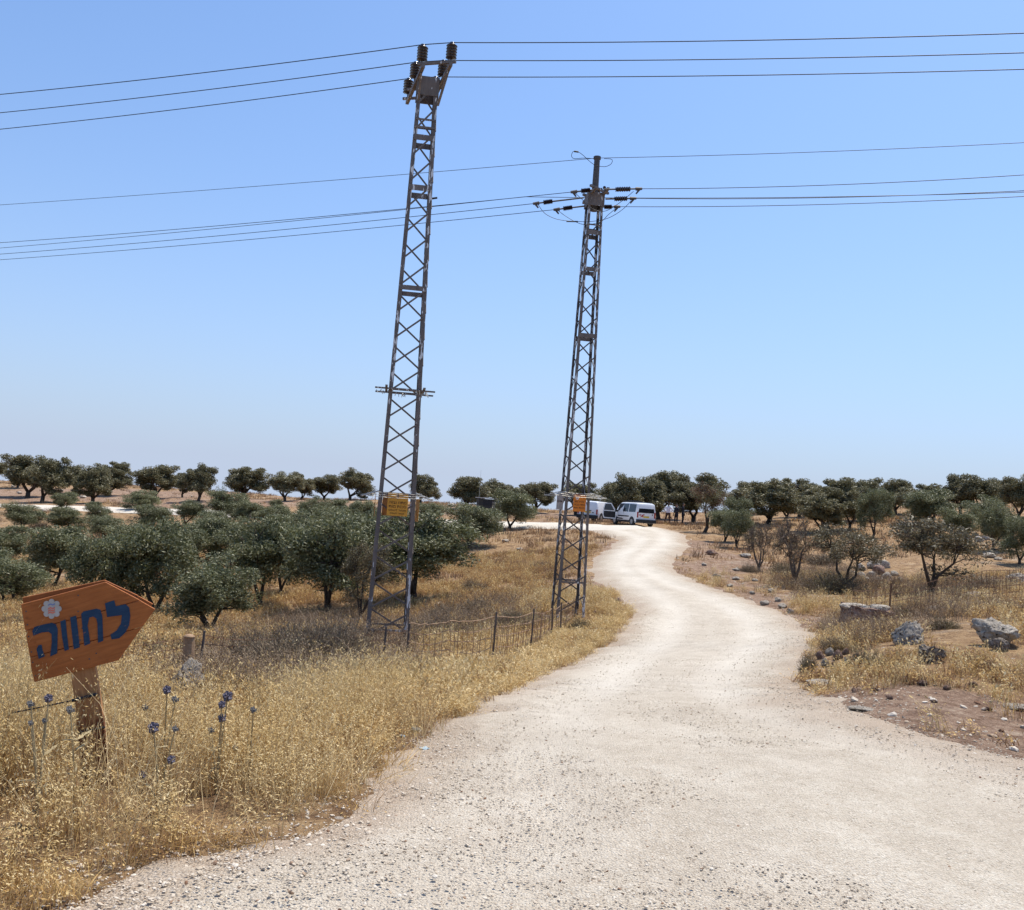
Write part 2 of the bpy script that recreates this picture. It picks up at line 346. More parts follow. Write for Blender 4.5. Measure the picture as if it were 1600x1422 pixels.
M['rust'] = simple('rusty_wire', (0.14, 0.075, 0.045), 0.85, 0, 0.4, 20)
M['rust_wire'] = simple('rusted_pale_wire', (0.30, 0.195, 0.12), 0.8, 0, 0.3, 20)
M['concrete'] = simple('old_concrete', (0.42, 0.36, 0.31), 0.95, 0, 0.3, 8)
def mat_wood(name, lo, hi, ang=0.0, sc=9):
    b = NB(name); c = b.n('ShaderNodeTexCoord'); mp = b.n('ShaderNodeMapping'); mp.inputs['Scale'].default_value = (1.2, 12, 12)
    b.l(c.outputs['Object'], mp.inputs[0]); n = b.noise(mp.outputs[0], sc * 0.4, 7, 0.65); n2 = b.noise(b.coord(), 3.0, 4)
    k = b.noise(b.coord(), 9.0, 2, 0.3)
    col = b.ramp(b.math('ADD', b.math('MULTIPLY', n, 0.65), b.math('MULTIPLY', n2, 0.35)), [(0.32, lo), (0.68, hi)])
    col = b.mix(b.ramp(k, [(0.70, (0, 0, 0)), (0.76, (0.7, 0.7, 0.7))]), col, tuple(x * 0.45 for x in lo))
    return b.set(col, 0.7, normal=b.bump(n, 0.35, 0.01), spec=0.25)
M['wood'] = mat_wood('varnished_plank', (0.25, 0.074, 0.018), (0.45, 0.15, 0.04))
M['wood_pale'] = mat_wood('pale_post_wood', (0.33, 0.16, 0.065), (0.52, 0.29, 0.14))
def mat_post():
    b = NB('dark_lower_post_wood'); mp = b.coord(scale=(12, 1.2, 12)); n = b.noise(mp, 3.6, 7, .65); c = b.ramp(n, [(.32, (.28, .125, .048)), (.68, (.45, .235, .105))])
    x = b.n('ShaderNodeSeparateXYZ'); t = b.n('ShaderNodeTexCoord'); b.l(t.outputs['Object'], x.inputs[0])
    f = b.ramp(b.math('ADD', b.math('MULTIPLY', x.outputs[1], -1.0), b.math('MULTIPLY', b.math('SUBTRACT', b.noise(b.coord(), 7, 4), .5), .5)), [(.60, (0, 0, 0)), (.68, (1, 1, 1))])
    return b.set(b.mix(b.math('MULTIPLY', f, .8), c, (.11, .035, .018)), .75, spec=.2)      # lower half mixed towards dark red-brown, with an uneven border
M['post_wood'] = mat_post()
M['wood_old'] = mat_wood('old_stump_wood', (0.22, 0.125, 0.065), (0.46, 0.31, 0.19))
def mat_paint():
    b = NB('worn_navy_paint'); co = b.coord(); n = b.noise(b.coord(scale=(2, 9, 9)), 5, 6, .7); n2 = b.noise(co, 26, 5, .7)
    c = b.ramp(n, [(.3, (.008, .030, .070)), (.7, (.018, .055, .115))]); f = b.ramp(b.math('ADD', b.math('MULTIPLY', n, .5), b.math('MULTIPLY', n2, .5)), [(.60, (0, 0, 0)), (.64, (.8, .8, .8))])
    return b.set(b.mix(f, c, (.30, .11, .035)), .6, spec=.25)                    # brushed paint, chipped down to the wood
M['navy'] = mat_paint()
M['badge'] = simple('dull_metal_badge', (0.42, 0.40, 0.37), 0.5, 0.1, 0.15, 20)
M['badge_red'] = simple('badge_red', (0.62, 0.16, 0.10), 0.6, 0, 0.15)
M['badge_blue'] = simple('badge_blue', (0.16, 0.22, 0.42), 0.6, 0, 0.15)
M['yellow'] = simple('faded_yellow_enamel', (0.62, 0.29, 0.035), 0.5, 0, 0.12, 4)
M['orange'] = simple('orange_enamel', (0.66, 0.20, 0.02), 0.5, 0, 0.12, 4)
M['orange_back'] = simple('rusted_plate_back', (0.42, 0.19, 0.06), 0.7, 0, 0.3, 6)
M['ink'] = simple('dark_lettering', (0.09, 0.035, 0.02), 0.7, 0, 0.2)
M['white_mark'] = simple('white_mark', (0.7, 0.68, 0.64), 0.6, 0, 0.08)
M['carpaint'] = simple('white_car_paint', (0.72, 0.73, 0.75), 0.28, 0, 0.04, 2, 0.5)
M['glass'] = simple('dark_window_glass', (0.012, 0.016, 0.022), 0.06, 0, 0.1, 2, 0.7)
M['blackplastic'] = simple('black_plastic', (0.022, 0.022, 0.025), 0.6, 0, 0.2)
M['tyre'] = simple('dusty_tyre', (0.045, 0.04, 0.036), 0.9, 0, 0.3, 9)
M['rim'] = simple('wheel_rim', (0.38, 0.38, 0.38), 0.4, 0.5, 0.15)
M['tail'] = simple('tail_lamp_red', (0.30, 0.02, 0.02), 0.25, 0, 0.1, 3, 0.6)
M['bluestripe'] = simple('blue_stripe', (0.09, 0.20, 0.46), 0.35, 0, 0.1)
M['plate'] = simple('yellow_number_plate', (0.62, 0.42, 0.05), 0.5, 0, 0.1)
M['sticker_red'] = simple('red_sticker', (0.42, 0.06, 0.05), 0.5, 0, 0.1)
M['shirt'] = simple('pale_shirt', (0.74, 0.68, 0.70), 0.9, 0, 0.08)
M['trousers'] = simple('brown_trousers', (0.075, 0.042, 0.034), 0.9, 0, 0.2)
M['darkcloth'] = simple('dark_uniform', (0.022, 0.022, 0.03), 0.9, 0, 0.25)
M['skin'] = simple('skin', (0.33, 0.19, 0.13), 0.6, 0, 0.1)
M['hair'] = simple('dark_hair', (0.02, 0.015, 0.012), 0.7, 0, 0.2)
M['shed'] = simple('dark_shed_wall', (0.05, 0.048, 0.045), 0.8, 0, 0.25, 5)
M['shedroof'] = simple('pale_roof_sheet', (0.48, 0.46, 0.43), 0.6, 0, 0.1)
M['thistle'] = simple('thistle_blue', (0.125, 0.112, 0.145), 0.8, 0, 0.35, 40)
M['thistle_old'] = simple('thistle_grey', (0.16, 0.15, 0.14), 0.85, 0, 0.35, 40)
M['stem'] = simple('thistle_stem', (0.36, 0.28, 0.15), 0.85, 0, 0.2)
M['litter'] = simple('pale_blue_plastic', (0.36, 0.46, 0.50), 0.35, 0, 0.15)

# ------------------------------------------------------------------ mesh helpers
class MB:
    def __init__(s): s.v = []; s.f = []; s.mi = []; s.tone = []
    def add(s, vs, fs, mi=0):
        o = len(s.v); s.v.extend([tuple(map(float, p)) for p in vs]); s.f.extend([tuple(i + o for i in f) for f in fs]); s.mi.extend([mi] * len(fs)); return s
    def box(s, c, sz, mi=0, R=None):
        hx, hy, hz = sz[0] / 2, sz[1] / 2, sz[2] / 2; c = np.asarray(c, float)
        P = np.array([(-hx, -hy, -hz), (hx, -hy, -hz), (hx, hy, -hz), (-hx, hy, -hz), (-hx, -hy, hz), (hx, -hy, hz), (hx, hy, hz), (-hx, hy, hz)])
        if R is not None: P = P @ np.asarray(R).T
        return s.add(P + c, [(3, 2, 1, 0), (4, 5, 6, 7), (0, 1, 5, 4), (1, 2, 6, 5), (2, 3, 7, 6), (3, 0, 4, 7)], mi)
    def bar(s, a, b, wd, th=None, mi=0, hint=(0, 0, 1)):
        a = np.asarray(a, float); b = np.asarray(b, float); th = th or wd; d = b - a; L = np.linalg.norm(d); d = d / L
        h = np.asarray(hint, float)
        if abs(d @ h) > 0.97: h = np.array([1.0, 0, 0])
        x = np.cross(d, h); x /= np.linalg.norm(x); y = np.cross(x, d)
        return s.box((a + b) / 2, (wd, L, th), mi, np.stack([x, d, y], 1))
    def tube(s, pts, rad, n=6, mi=0, cap=True):
        pts = np.asarray(pts, float); k = len(pts)
        rad = np.full(k, rad) if np.isscalar(rad) else np.asarray(rad, float)
        T = np.gradient(pts, axis=0) if k > 1 else np.array([[0, 0, 1.0]]); T /= np.linalg.norm(T, axis=1)[:, None] + 1e-12
        h = np.array([0.31, 0.17, 0.93]);
        if abs(T[0] @ h) > 0.95: h = np.array([1.0, 0.1, 0])
        x = np.cross(T[0], h); x /= np.linalg.norm(x); vs = []
        for i in range(k):
            x = x - (x @ T[i]) * T[i]; x /= np.linalg.norm(x) + 1e-12; y = np.cross(T[i], x)
            for j in range(n):
                a = 2 * math.pi * j / n; vs.append(pts[i] + rad[i] * (math.cos(a) * x + math.sin(a) * y))
        fs = [(i * n + j, i * n + (j + 1) % n, (i + 1) * n + (j + 1) % n, (i + 1) * n + j) for i in range(k - 1) for j in range(n)]
        if cap: fs += [tuple(range(n - 1, -1, -1)), tuple((k - 1) * n + j for j in range(n))]
        return s.add(vs, fs, mi)
    def lathe(s, prof, n=12, o=(0, 0, 0), mi=0, R=None):
        vs = []; o = np.asarray(o, float)
        for r, z in prof:
            for j in range(n):
                a = 2 * math.pi * j / n; vs.append((r * math.cos(a), r * math.sin(a), z))
        vs = np.array(vs)
        if R is not None: vs = vs @ np.asarray(R).T
        k = len(prof)
        fs = [(i * n + j, i * n + (j + 1) % n, (i + 1) * n + (j + 1) % n, (i + 1) * n + j) for i in range(k - 1) for j in range(n)]
        fs += [tuple(range(n - 1, -1, -1)), tuple((k - 1) * n + j for j in range(n))]
        return s.add(vs + o, fs, mi)
    def prism(s, poly, nrm, depth, mi=0):
        """flat outline (3D points) given thickness along -nrm"""
        P = np.asarray(poly, float); n = np.asarray(nrm, float); k = len(P); Q = P - n * depth
        a = sum(np.cross(P[i] - P[0], P[(i + 1) % k] - P[0]) for i in range(k))
        if a @ n < 0: P = P[::-1]; Q = Q[::-1]
        fs = [tuple(range(k)), tuple(range(2 * k - 1, k - 1, -1))] + [((i + 1) % k, i, k + i, k + (i + 1) % k) for i in range(k)]
        return s.add(np.vstack([P, Q]), fs, mi)
    def mesh(s, name, mats, smooth=False):
        me = bpy.data.meshes.new(name); me.from_pydata(s.v, [], s.f); me.update()
        for mt in (mats if isinstance(mats, (list, tuple)) else [mats]): me.materials.append(mt)
        if len(set(s.mi)) > 1: me.polygons.foreach_set('material_index', s.mi)
        if smooth: me.polygons.foreach_set('use_smooth', [True] * len(me.polygons))
        return me
    def build(s, name, mats, parent=None, smooth=False, mw=None):
        return link(name, s.mesh(name, mats, smooth), parent, mw)
def link(name, data, parent=None, mw=None):
    o = bpy.data.objects.new(name, data); COL.objects.link(o)
    if parent is not None: o.parent = parent
    if mw is not None: o.matrix_basis = mw
    return o
def tag(o, label=None, cat=None, group=None, kind=None):
    if label: o['label'] = label
    if cat: o['category'] = cat
    if group: o['group'] = group
    if kind: o['kind'] = kind
    return o
def empty(name, loc, rz=0.0, label=None, cat=None, group=None):
    o = bpy.data.objects.new(name, None); COL.objects.link(o); o.location = tuple(map(float, loc)); o.rotation_euler = (0, 0, rz); o.empty_display_size = 0.2
    return tag(o, label, cat, group)
def fast_mesh(name, V, F, mats, tone=None, mi=None, smooth=False):
    """V (n,3), F (m,3|4) arrays"""
    me = bpy.data.meshes.new(name); V = np.ascontiguousarray(V, np.float32); F = np.ascontiguousarray(F, np.int32); k = F.shape[1]
    me.vertices.add(len(V)); me.vertices.foreach_set('co', V.ravel())
    me.loops.add(F.size); me.loops.foreach_set('vertex_index', F.ravel())
    me.polygons.add(len(F)); me.polygons.foreach_set('loop_start', np.arange(len(F), dtype=np.int32) * k)
    for mt in (mats if isinstance(mats, (list, tuple)) else [mats]): me.materials.append(mt)
    if mi is not None: me.polygons.foreach_set('material_index', np.ascontiguousarray(mi, np.int32))
    if smooth: me.polygons.foreach_set('use_smooth', np.ones(len(F), bool))
    me.update(calc_edges=True); me.validate()
    if tone is not None:
        a = me.attributes.new('tone', 'FLOAT', 'POINT'); a.data.foreach_set('value', np.ascontiguousarray(tone, np.float32))
    return me

# ================================================================== THE LAND
def fan_grid(ys, ss, wid):
    Y, S = np.meshgrid(ys, ss, indexing='ij'); X = S * wid(Y); return X, Y
def grid_faces(nr, nc):
    i = np.arange(nr - 1)[:, None] * nc + np.arange(nc - 1)[None]
    return np.stack([i, i + 1, i + nc + 1, i + nc], -1).reshape(-1, 4)
def set_attr(me, name, v):
    a = me.attributes.new(name, 'FLOAT', 'POINT'); a.data.foreach_set('value', np.ascontiguousarray(v, np.float32))

ys = np.concatenate([np.exp(np.linspace(math.log(3.0), math.log(170.0), 330)) - 11.0 + 0.0, np.exp(np.linspace(math.log(172.0), math.log(1900.0), 26)) - 11.0])
ys = np.concatenate([np.linspace(-9, -1, 10), np.linspace(-0.5, 8, 60), 8 + (np.exp(np.linspace(0, math.log(170 / 9.0), 300)) - 1) * 9.0 + 0.1, np.exp(np.linspace(math.log(172), math.log(1900), 24))])
X, Y = fan_grid(ys, np.linspace(-1.25, 1.25, 330), lambda y: 13 + np.maximum(y, 0) * 0.72)
Z = ground_z(X, Y)
me = fast_mesh('ground', np.stack([X, Y, Z], -1).reshape(-1, 3), grid_faces(*X.shape), M['ground'], smooth=True)
set_attr(me, 'soil', soil_mask(X, Y).ravel())
tag(link('ground', me), 'dry straw-covered and red-earth olive hillside', None, kind='structure')

# gravel road: a crowned sheet whose ragged edges dive into the earth
ys = 1.5 + (np.exp(np.linspace(0, math.log(74 / 5.0), 520)) - 1) * 5.0
X, Y = fan_grid(ys, np.linspace(-0.9, 0.9, 440), lambda y: 6.5 + y * 0.62)
sdv = road_sd(X, Y) + fbm(X * 1.1, Y * 1.1, 41) * 0.9 + fbm(X * 5, Y * 5, 43) * 0.25
ctr = np.clip(road_sd(X, Y), 0, 3)
ruts = np.exp(-((ctr - 1.25) / 0.38) ** 2)
Zr = base_z(X, Y) + 0.05 * np.clip(sdv / 0.45, -3, 1) + 0.015 * np.clip(ctr, 0, 2) - 0.02 * ruts + fbm(X * 0.8, Y * 0.8, 51) * 0.06 + fbm(X * 6, Y * 6, 53) * 0.022
F = grid_faces(*X.shape); keep = (sdv.ravel()[F] > -0.9).any(1); F = F[keep]
used, inv = np.unique(F, return_inverse=True); F = inv.reshape(-1, 4)
me = fast_mesh('gravel_road', np.stack([X, Y, Zr], -1).reshape(-1, 3)[used], F, M['road'], smooth=True)
tr = np.exp(-((ctr - 1.25) / 0.5) ** 2) + np.exp(-((ctr - 2.6) / 0.5) ** 2) * 0.6
fl = sstep(Y, 9, 14)
set_attr(me, 'track', np.clip(tr * (0.5 + 0.5 * fl) * (0.75 + fbm(X * .5, Y * .5, 61)), 0, 1).ravel()[used])
ew = 0.75 + 1.5 * sstep(X, 1.5, 4) * (1 - sstep(Y, 11, 17)); set_attr(me, 'edge', (1 - sstep(sdv + fbm(X * 2, Y * 2, 57) * .8 * (ew > 1), -0.1, ew)).ravel()[used])
tag(link('gravel_road', me), 'pale crushed-limestone road winding up to the parked vans', kind='structure')
# the far cross track
n = 260; T = np.linspace(0, len(TRACK) - 1.001, n); i0 = T.astype(int); fr = (T - i0)[:, None]
Cc = TRACK[i0] * (1 - fr) + TRACK[i0 + 1] * fr
for _ in range(12): Cc[1:-1] = (Cc[:-2] + 2 * Cc[1:-1] + Cc[2:]) / 4
tg = np.gradient(Cc, axis=0); tg /= np.linalg.norm(tg, axis=1)[:, None]; nr = np.stack([-tg[:, 1], tg[:, 0]], 1)
off = np.linspace(-2.1, 2.1, 17); X = Cc[:, 0:1] + off * nr[:, 0:1]; Y = Cc[:, 1:2] + off * nr[:, 1:2]
sdt = 1.5 - np.abs(off)[None] + fbm(X * .8, Y * .8, 71) * 0.8
Zt = base_z(X, Y) + 0.06 * np.clip(sdt / 0.4, -3, 1) + 0.10
me = fast_mesh('dirt_track', np.stack([X, Y, Zt], -1).reshape(-1, 3), grid_faces(*X.shape), M['road'], smooth=True)
set_attr(me, 'track', np.ones(X.size)); set_attr(me, 'edge', np.zeros(X.size))
tag(link('dirt_track', me), 'pale dirt track crossing the slope behind the grove', kind='structure')

# ================================================================== scattered stuff by geometry nodes (grass, loose gravel)
def variant_objects(cname, meshes):
    c = bpy.data.collections.new(cname)
    for i, me in enumerate(meshes):
        o = bpy.data.objects.new('%s_%02d' % (cname, i), me); c.objects.link(o)
    return c
def scatter(name, P, rot, scl, idx, coll, label):
    me = bpy.data.meshes.new(name); me.vertices.add(len(P)); me.vertices.foreach_set('co', np.ascontiguousarray(P, np.float32).ravel())
    for nm, tp, key, v in (('rot', 'FLOAT_VECTOR', 'vector', rot), ('scl', 'FLOAT_VECTOR', 'vector', scl), ('idx', 'INT', 'value', idx)):
        a = me.attributes.new(nm, tp, 'POINT'); a.data.foreach_set(key, np.ascontiguousarray(v, np.int32 if tp == 'INT' else np.float32).ravel())
    o = link(name, me); g = bpy.data.node_groups.new(name + '_nodes', 'GeometryNodeTree')
    g.interface.new_socket('Geometry', in_out='INPUT', socket_type='NodeSocketGeometry'); g.interface.new_socket('Geometry', in_out='OUTPUT', socket_type='NodeSocketGeometry')
    gi = g.nodes.new('NodeGroupInput'); go = g.nodes.new('NodeGroupOutput'); ip = g.nodes.new('GeometryNodeInstanceOnPoints'); ci = g.nodes.new('GeometryNodeCollectionInfo')
    ci.inputs[0].default_value = coll; ci.inputs['Separate Children'].default_value = True; ci.inputs['Reset Children'].default_value = True
    ip.inputs['Pick Instance'].default_value = True
    def na(nm, tp):
        x = g.nodes.new('GeometryNodeInputNamedAttribute'); x.data_type = tp; x.inputs[0].default_value = nm; return x.outputs[0]
    er = g.nodes.new('FunctionNodeEulerToRotation')
    L = g.links.new
    L(gi.outputs[0], ip.inputs['Points']); L(ci.outputs[0], ip.inputs['Instance']); L(na('idx', 'INT'), ip.inputs['Instance Index'])
    L(na('rot', 'FLOAT_VECTOR'), er.inputs[0]); L(er.outputs[0], ip.inputs['Rotation']); L(na('scl', 'FLOAT_VECTOR'), ip.inputs['Scale']); L(ip.outputs[0], go.inputs[0])
    md = o.modifiers.new('scatter', 'NODES'); md.node_group = g
    return tag(o, label, kind='stuff')

def ribbon(V, F, T, MI, pts, w0, w1, side, tone, mi):
    """a thin tapering blade along pts"""
    k = len(pts); o = len(V)
    for i, p in enumerate(pts):
        wd = w0 + (w1 - w0) * i / (k - 1); V.append(p - side * wd / 2); V.append(p + side * wd / 2); T += [tone, tone]
    for i in range(k - 1): F.append((o + 2 * i, o + 2 * i + 1, o + 2 * i + 3, o + 2 * i + 2)); MI.append(mi)
def tuft(seed, nb, h0, h1, spread, wd, mats, lean=0.35, spike=0, lw=0.012, ll=0.028, head=0):
    r = random.Random(seed); V = []; F = []; T = []; MI = []
    for _ in range(nb):
        a = r.uniform(0, 6.283); q = spread * math.sqrt(r.random()); b = np.array([q * math.cos(a), q * math.sin(a), -0.03])
        h = r.uniform(h0, h1); az = r.uniform(0, 6.283); ln = r.uniform(0.05, lean) * h; d = np.array([math.cos(az), math.sin(az), 0])
        pts = [b + d * ln * (t ** 1.8) + np.array([0, 0, h * (t - 0.12 * t ** 3 * r.random())]) for t in (0, .35, .7, 1)]
        sa = r.uniform(0, 6.283); side = np.array([math.cos(sa), math.sin(sa), 0]); tone = r.random()
        ribbon(V, F, T, MI, pts, wd, wd * 0.3, side, tone, 0)
        for s_ in range(spike if r.random() < 0.8 else 0):
            t = r.uniform(0.5, 1.02); p = b + d * ln * (t ** 1.8) + np.array([0, 0, h * t])
            sa = r.uniform(0, 6.283); o_ = np.array([math.cos(sa), math.sin(sa), 0]); reach = r.uniform(0.01, 0.05)
            p0 = p + o_ * reach + np.array([0, 0, -reach * 0.3]); dr = o_ * r.uniform(0.2, 1.0) + np.array([0, 0, -r.uniform(0.1, 0.8)]); dr /= np.linalg.norm(dr)
            s2 = np.cross(dr, np.array([r.uniform(-1, 1), r.uniform(-1, 1), 1.0])); s2 /= np.linalg.norm(s2); L = ll * r.uniform(0.7, 1.3); W = lw * r.uniform(0.7, 1.2); k = len(V)
            V += [p0, p0 + dr * L * .45 - s2 * W / 2, p0 + dr * L, p0 + dr * L * .45 + s2 * W / 2]; T += [r.random()] * 4; F.append((k, k + 1, k + 2, k + 3)); MI.append(1)
        if head and r.random() < head:
            p = pts[-1]; k = len(V); L = r.uniform(.04, .09); W = r.uniform(.010, .018); dr = np.array([d[0] * .5, d[1] * .5, .85])
            V += [p - dr * L * .2, p + dr * L * .4 - side * W, p + dr * L, p + dr * L * .4 + side * W]; T += [r.random()] * 4; F.append((k, k + 1, k + 2, k + 3)); MI.append(1)
    return fast_mesh('tuft', np.array(V), np.array(F), mats, tone=T, mi=MI)
S, SR, SP, PS = M['straw'], M['straw_red'], M['spikelet'], M['straw_pale']
OATS = [tuft(100 + i, 13, .40, .88, .17, .0046, [S, SP], .45, 20, .0085, .026) for i in range(6)] + [tuft(120 + i, 34, .12, .38, .15, .006, [S, SP], .9) for i in range(4)] + [tuft(130 + i, 13, .42, .92, .17, .0046, [PS, SP], .4, 18, .0085, .026) for i in range(4)] + [tuft(135 + i, 24, .45, 1.05, .2, .0045, [PS, SP], .6, 3, .008, .03) for i in range(3)] + [tuft(138 + i, 24, .25, .7, .18, .005, [SR, S], .5, 3, .012, .03) for i in range(2)]
ROADSIDE = [tuft(140 + i, 26, .22, .52, .17, .009, [S, SP], .5, 3, .016, .034, .5) for i in range(4)] + [tuft(145 + i, 22, .3, .7, .17, .008, [PS, SP], .4, 3, .016, .034, .6) for i in range(3)] + [tuft(149, 26, .2, .5, .17, .009, [SR, S], .5, 2, .016, .034, .5)]
FIELD = [tuft(160 + i, 24, .16, .42, .20, .014, [SR, S], .6, 2, .02, .04, .35) for i in range(5)] + [tuft(170 + i, 22, .18, .40, .2, .013, [S, SP], .5, 2, .02, .04, .4) for i in range(2)]
FAR = [tuft(180 + i, 20, .12, .34, .34, .030, [SR, S], .7) for i in range(5)] + [tuft(190 + i, 20, .12, .3, .3, .028, [S, S], .7) for i in range(1)] + [tuft(195 + i, 20, .14, .34, .34, .03, [M['weed'], S], .7) for i in range(2)]

def sample(n, y0, y1, xl, xr, power=1.0, seed=0):
    r = np.random.default_rng(seed); u = r.random(n)
    Y = (y0 ** power + u * (y1 ** power - y0 ** power)) ** (1 / power) if power else y0 * (y1 / y0) ** u
    X = xl(Y) + r.random(n) * (xr(Y) - xl(Y)); return X, Y, r
FL = [hit(*q)[:2] for q in [(60,1066),(311,1046),(450,1040),(598,1041),(634,1038),(700,1040),(769,1037),(828,1018),(862,994),(897,968)]]
def grow(name, label, meshes, n, y0, y1, xl, xr, keepfn, h=(0.8, 1.25), power=1.0, seed=0, picks=None, tilt=0.18):
    X, Y, r = sample(n, y0, y1, xl, xr, power, seed); sdv = np.maximum(road_sd(X, Y), track_sd(X, Y))
    k = keepfn(X, Y, sdv, r); X, Y, sdv = X[k], Y[k], sdv[k]
    Zz = ground_z(X, Y); m_ = len(X)
    rot = np.stack([r.normal(0, tilt, m_), r.normal(0, tilt, m_), r.random(m_) * 6.283], -1)
    low = 1 - .45 * np.clip(sum(np.exp(-(seg_dist(np.stack([X, Y], -1), FL[i], FL[i + 1]) / .9) ** 2) for i in range(len(FL) - 1)), 0, 1)
    sh = low * r.uniform(*h, m_) * (0.75 + 0.5 * vnoise(X * .6, Y * .6, 77)); edge = 0.55 + 0.45 * sstep(-sdv, 0.05, 0.9); sw = r.uniform(.85, 1.2, m_)
    idx = r.integers(0, len(meshes), m_) if picks is None else picks(X, Y, sdv, r, len(meshes))
    return scatter(name, np.stack([X, Y, Zz], -1), rot, np.stack([sw, sw, sh * edge], -1), idx, variant_objects(name + '_variants', meshes), label)
CLEAR = []
for (x_, y_, w_) in [(1556,1010,84),(1420,1010,66),(1452,1042,64),(1350,980,84),(1285,1068,60),(286,1092,60),(1590,912,36),(1530,940,40),(1462,960,30),(1300,1045,60),(1370,900,70),(1325,1050,44)]:
    c_ = hit(x_, y_); CLEAR.append((c_[0], c_[1], w_ * ((c_ - CAM) @ fwd) / F_PX * .5))
def clear(X, Y):
    k = np.ones(len(X), bool)
    for cx_, cy_, r_ in CLEAR: k &= ((X - cx_) / r_) ** 2 + ((Y - cy_ + .5 * r_) / (1.5 * r_)) ** 2 > 1
    return k
def patchy(X, Y, k=0.45, seed=81): return vnoise(X * k, Y * k, seed) * .6 + vnoise(X * k * 3, Y * k * 3, seed + 1) * .4
_pf = hit(146, 1200)
grow('wild_oat_grass', 'tall golden wild oats round the wooden sign', OATS, 3200, 3.2, 12.5, lambda y: -0.62 * y - 1.8, lambda y: 0 * y + 1.2,
     lambda X, Y, s, r: clear(X, Y) & (s < -0.02) & (r.random(len(X)) < 1.0 - 0.25 * (X > -1)) & (patchy(X, Y, .9, 87) > .25) & (Y + 1.1 * np.minimum(s + 2.0, 0) < 8.6 + 1.2 * vnoise(X, Y, 3) + 2.5 * (s > -1.6)) & ~((np.abs(X - _pf[0] * Y / _pf[1]) < .22) & (Y < _pf[1] + .25) & (Y > _pf[1] - 1.5) & (r.random(len(X)) < .75)), (0.62, 1.05), 1.0, 3,
     lambda X, Y, s, r, n: np.where(r.random(len(X)) < np.clip(0.25 + (-s) * 0.9, 0.1, .82), np.where(vnoise(X * .9, Y * .9, 97) + .25 * r.random(len(X)) > .55, r.integers(10, 19, len(X)), r.integers(0, 6, len(X))), np.where(r.random(len(X)) < .3, r.integers(14, 19, len(X)), r.integers(6, 10, len(X)))))
grow('roadside_grass', 'yellow dry grass along the fence and road edge', ROADSIDE, 8500, 11, 34, lambda y: 0 * y - 6.5, lambda y: 0.14 * y + 1,
     lambda X, Y, s, r: (s < -0.02) & (s > -3.6) & (r.random(len(X)) < np.clip(1.2 + s * .32, 0, 1)) & (patchy(X, Y, .8) > .34), (0.42, 0.85), 1.0, 5)
grow('field_grass', 'brown dry grass over the olive grove floor', FIELD, 18000, 8.2, 52, lambda y: -0.62 * y - 1.5, lambda y: 0.16 * y,
     lambda X, Y, s, r: clear(X, Y) & (s < -0.4) & (r.random(len(X)) < np.clip(Y / 14, .5, 1)) & (soil_mask(X, Y) < .1 + r.random(len(X)) * 1.1) & (patchy(X, Y, .35) > .36), (0.4, 0.95), 1.0, 7)
grow('bank_grass', 'yellow and brown dry grass between the boulders', FIELD[:5] + ROADSIDE[2:], 7500, 9.5, 40, lambda y: 0.13 * y + 1.0, lambda y: 0.66 * y + 2,
     lambda X, Y, s, r: (s < -0.05) & clear(X, Y) & (soil_mask(X, Y) < .15 + r.random(len(X)) * .95) & (patchy(X, Y, .6, 85) > .44 + .1 * r.random(len(X))), (0.25, 0.78), 1.0, 9)
grow('hill_grass', 'sparse dry grass on the far olive slopes', FAR, 15000, 38, 150, lambda y: -0.62 * y, lambda y: 0.62 * y,
     lambda X, Y, s, r: clear(X, Y) & (s < -0.4) & (r.random(len(X)) < np.clip(Y / 14, .5, 1)) & (soil_mask(X, Y) < .2 + r.random(len(X)) * .9) & (patchy(X, Y, .22, 91) > .45), (0.7, 1.3), 1.0, 11)

WEED = [tuft(210 + i, 26, .3, .75, .24, .010, [M['weed'], M['weed']], .8, 7, .016, .03) for i in range(4)]
_wc = [(hit(x, y)[:2], rx, ry) for x, y, rx, ry in [(470,1045,1.3,2.4),(540,1030,1.2,3.0),(410,1035,.8,2.0),(500,985,1.5,4),(690,985,1.4,2.5),(760,965,1.3,3),(1300,915,2.0,3),(1540,922,1.2,2),(1240,890,2,3),(1360,1000,.7,1),(1300,985,1,2),(1480,960,1.2,2),(1420,925,1.5,3),(430,1075,1,1.3),(350,1055,.8,1.6)]]
def weedy(X, Y, s, r):
    k = 0
    for c_, rx, ry in _wc: k = k + np.exp(-(((X - c_[0]) / rx) ** 2 + ((Y - c_[1]) / ry) ** 2))
    return (s < -.3) & clear(X, Y) & (r.random(len(X)) < np.clip(k, 0, .95))
grow('dry_weeds', 'grey-brown tangle of dry weeds by the fence', WEED, 9000, 9, 42, lambda y: -0.4 * y, lambda y: 0.6 * y, weedy, (0.5, 0.95), 1.0, 13)

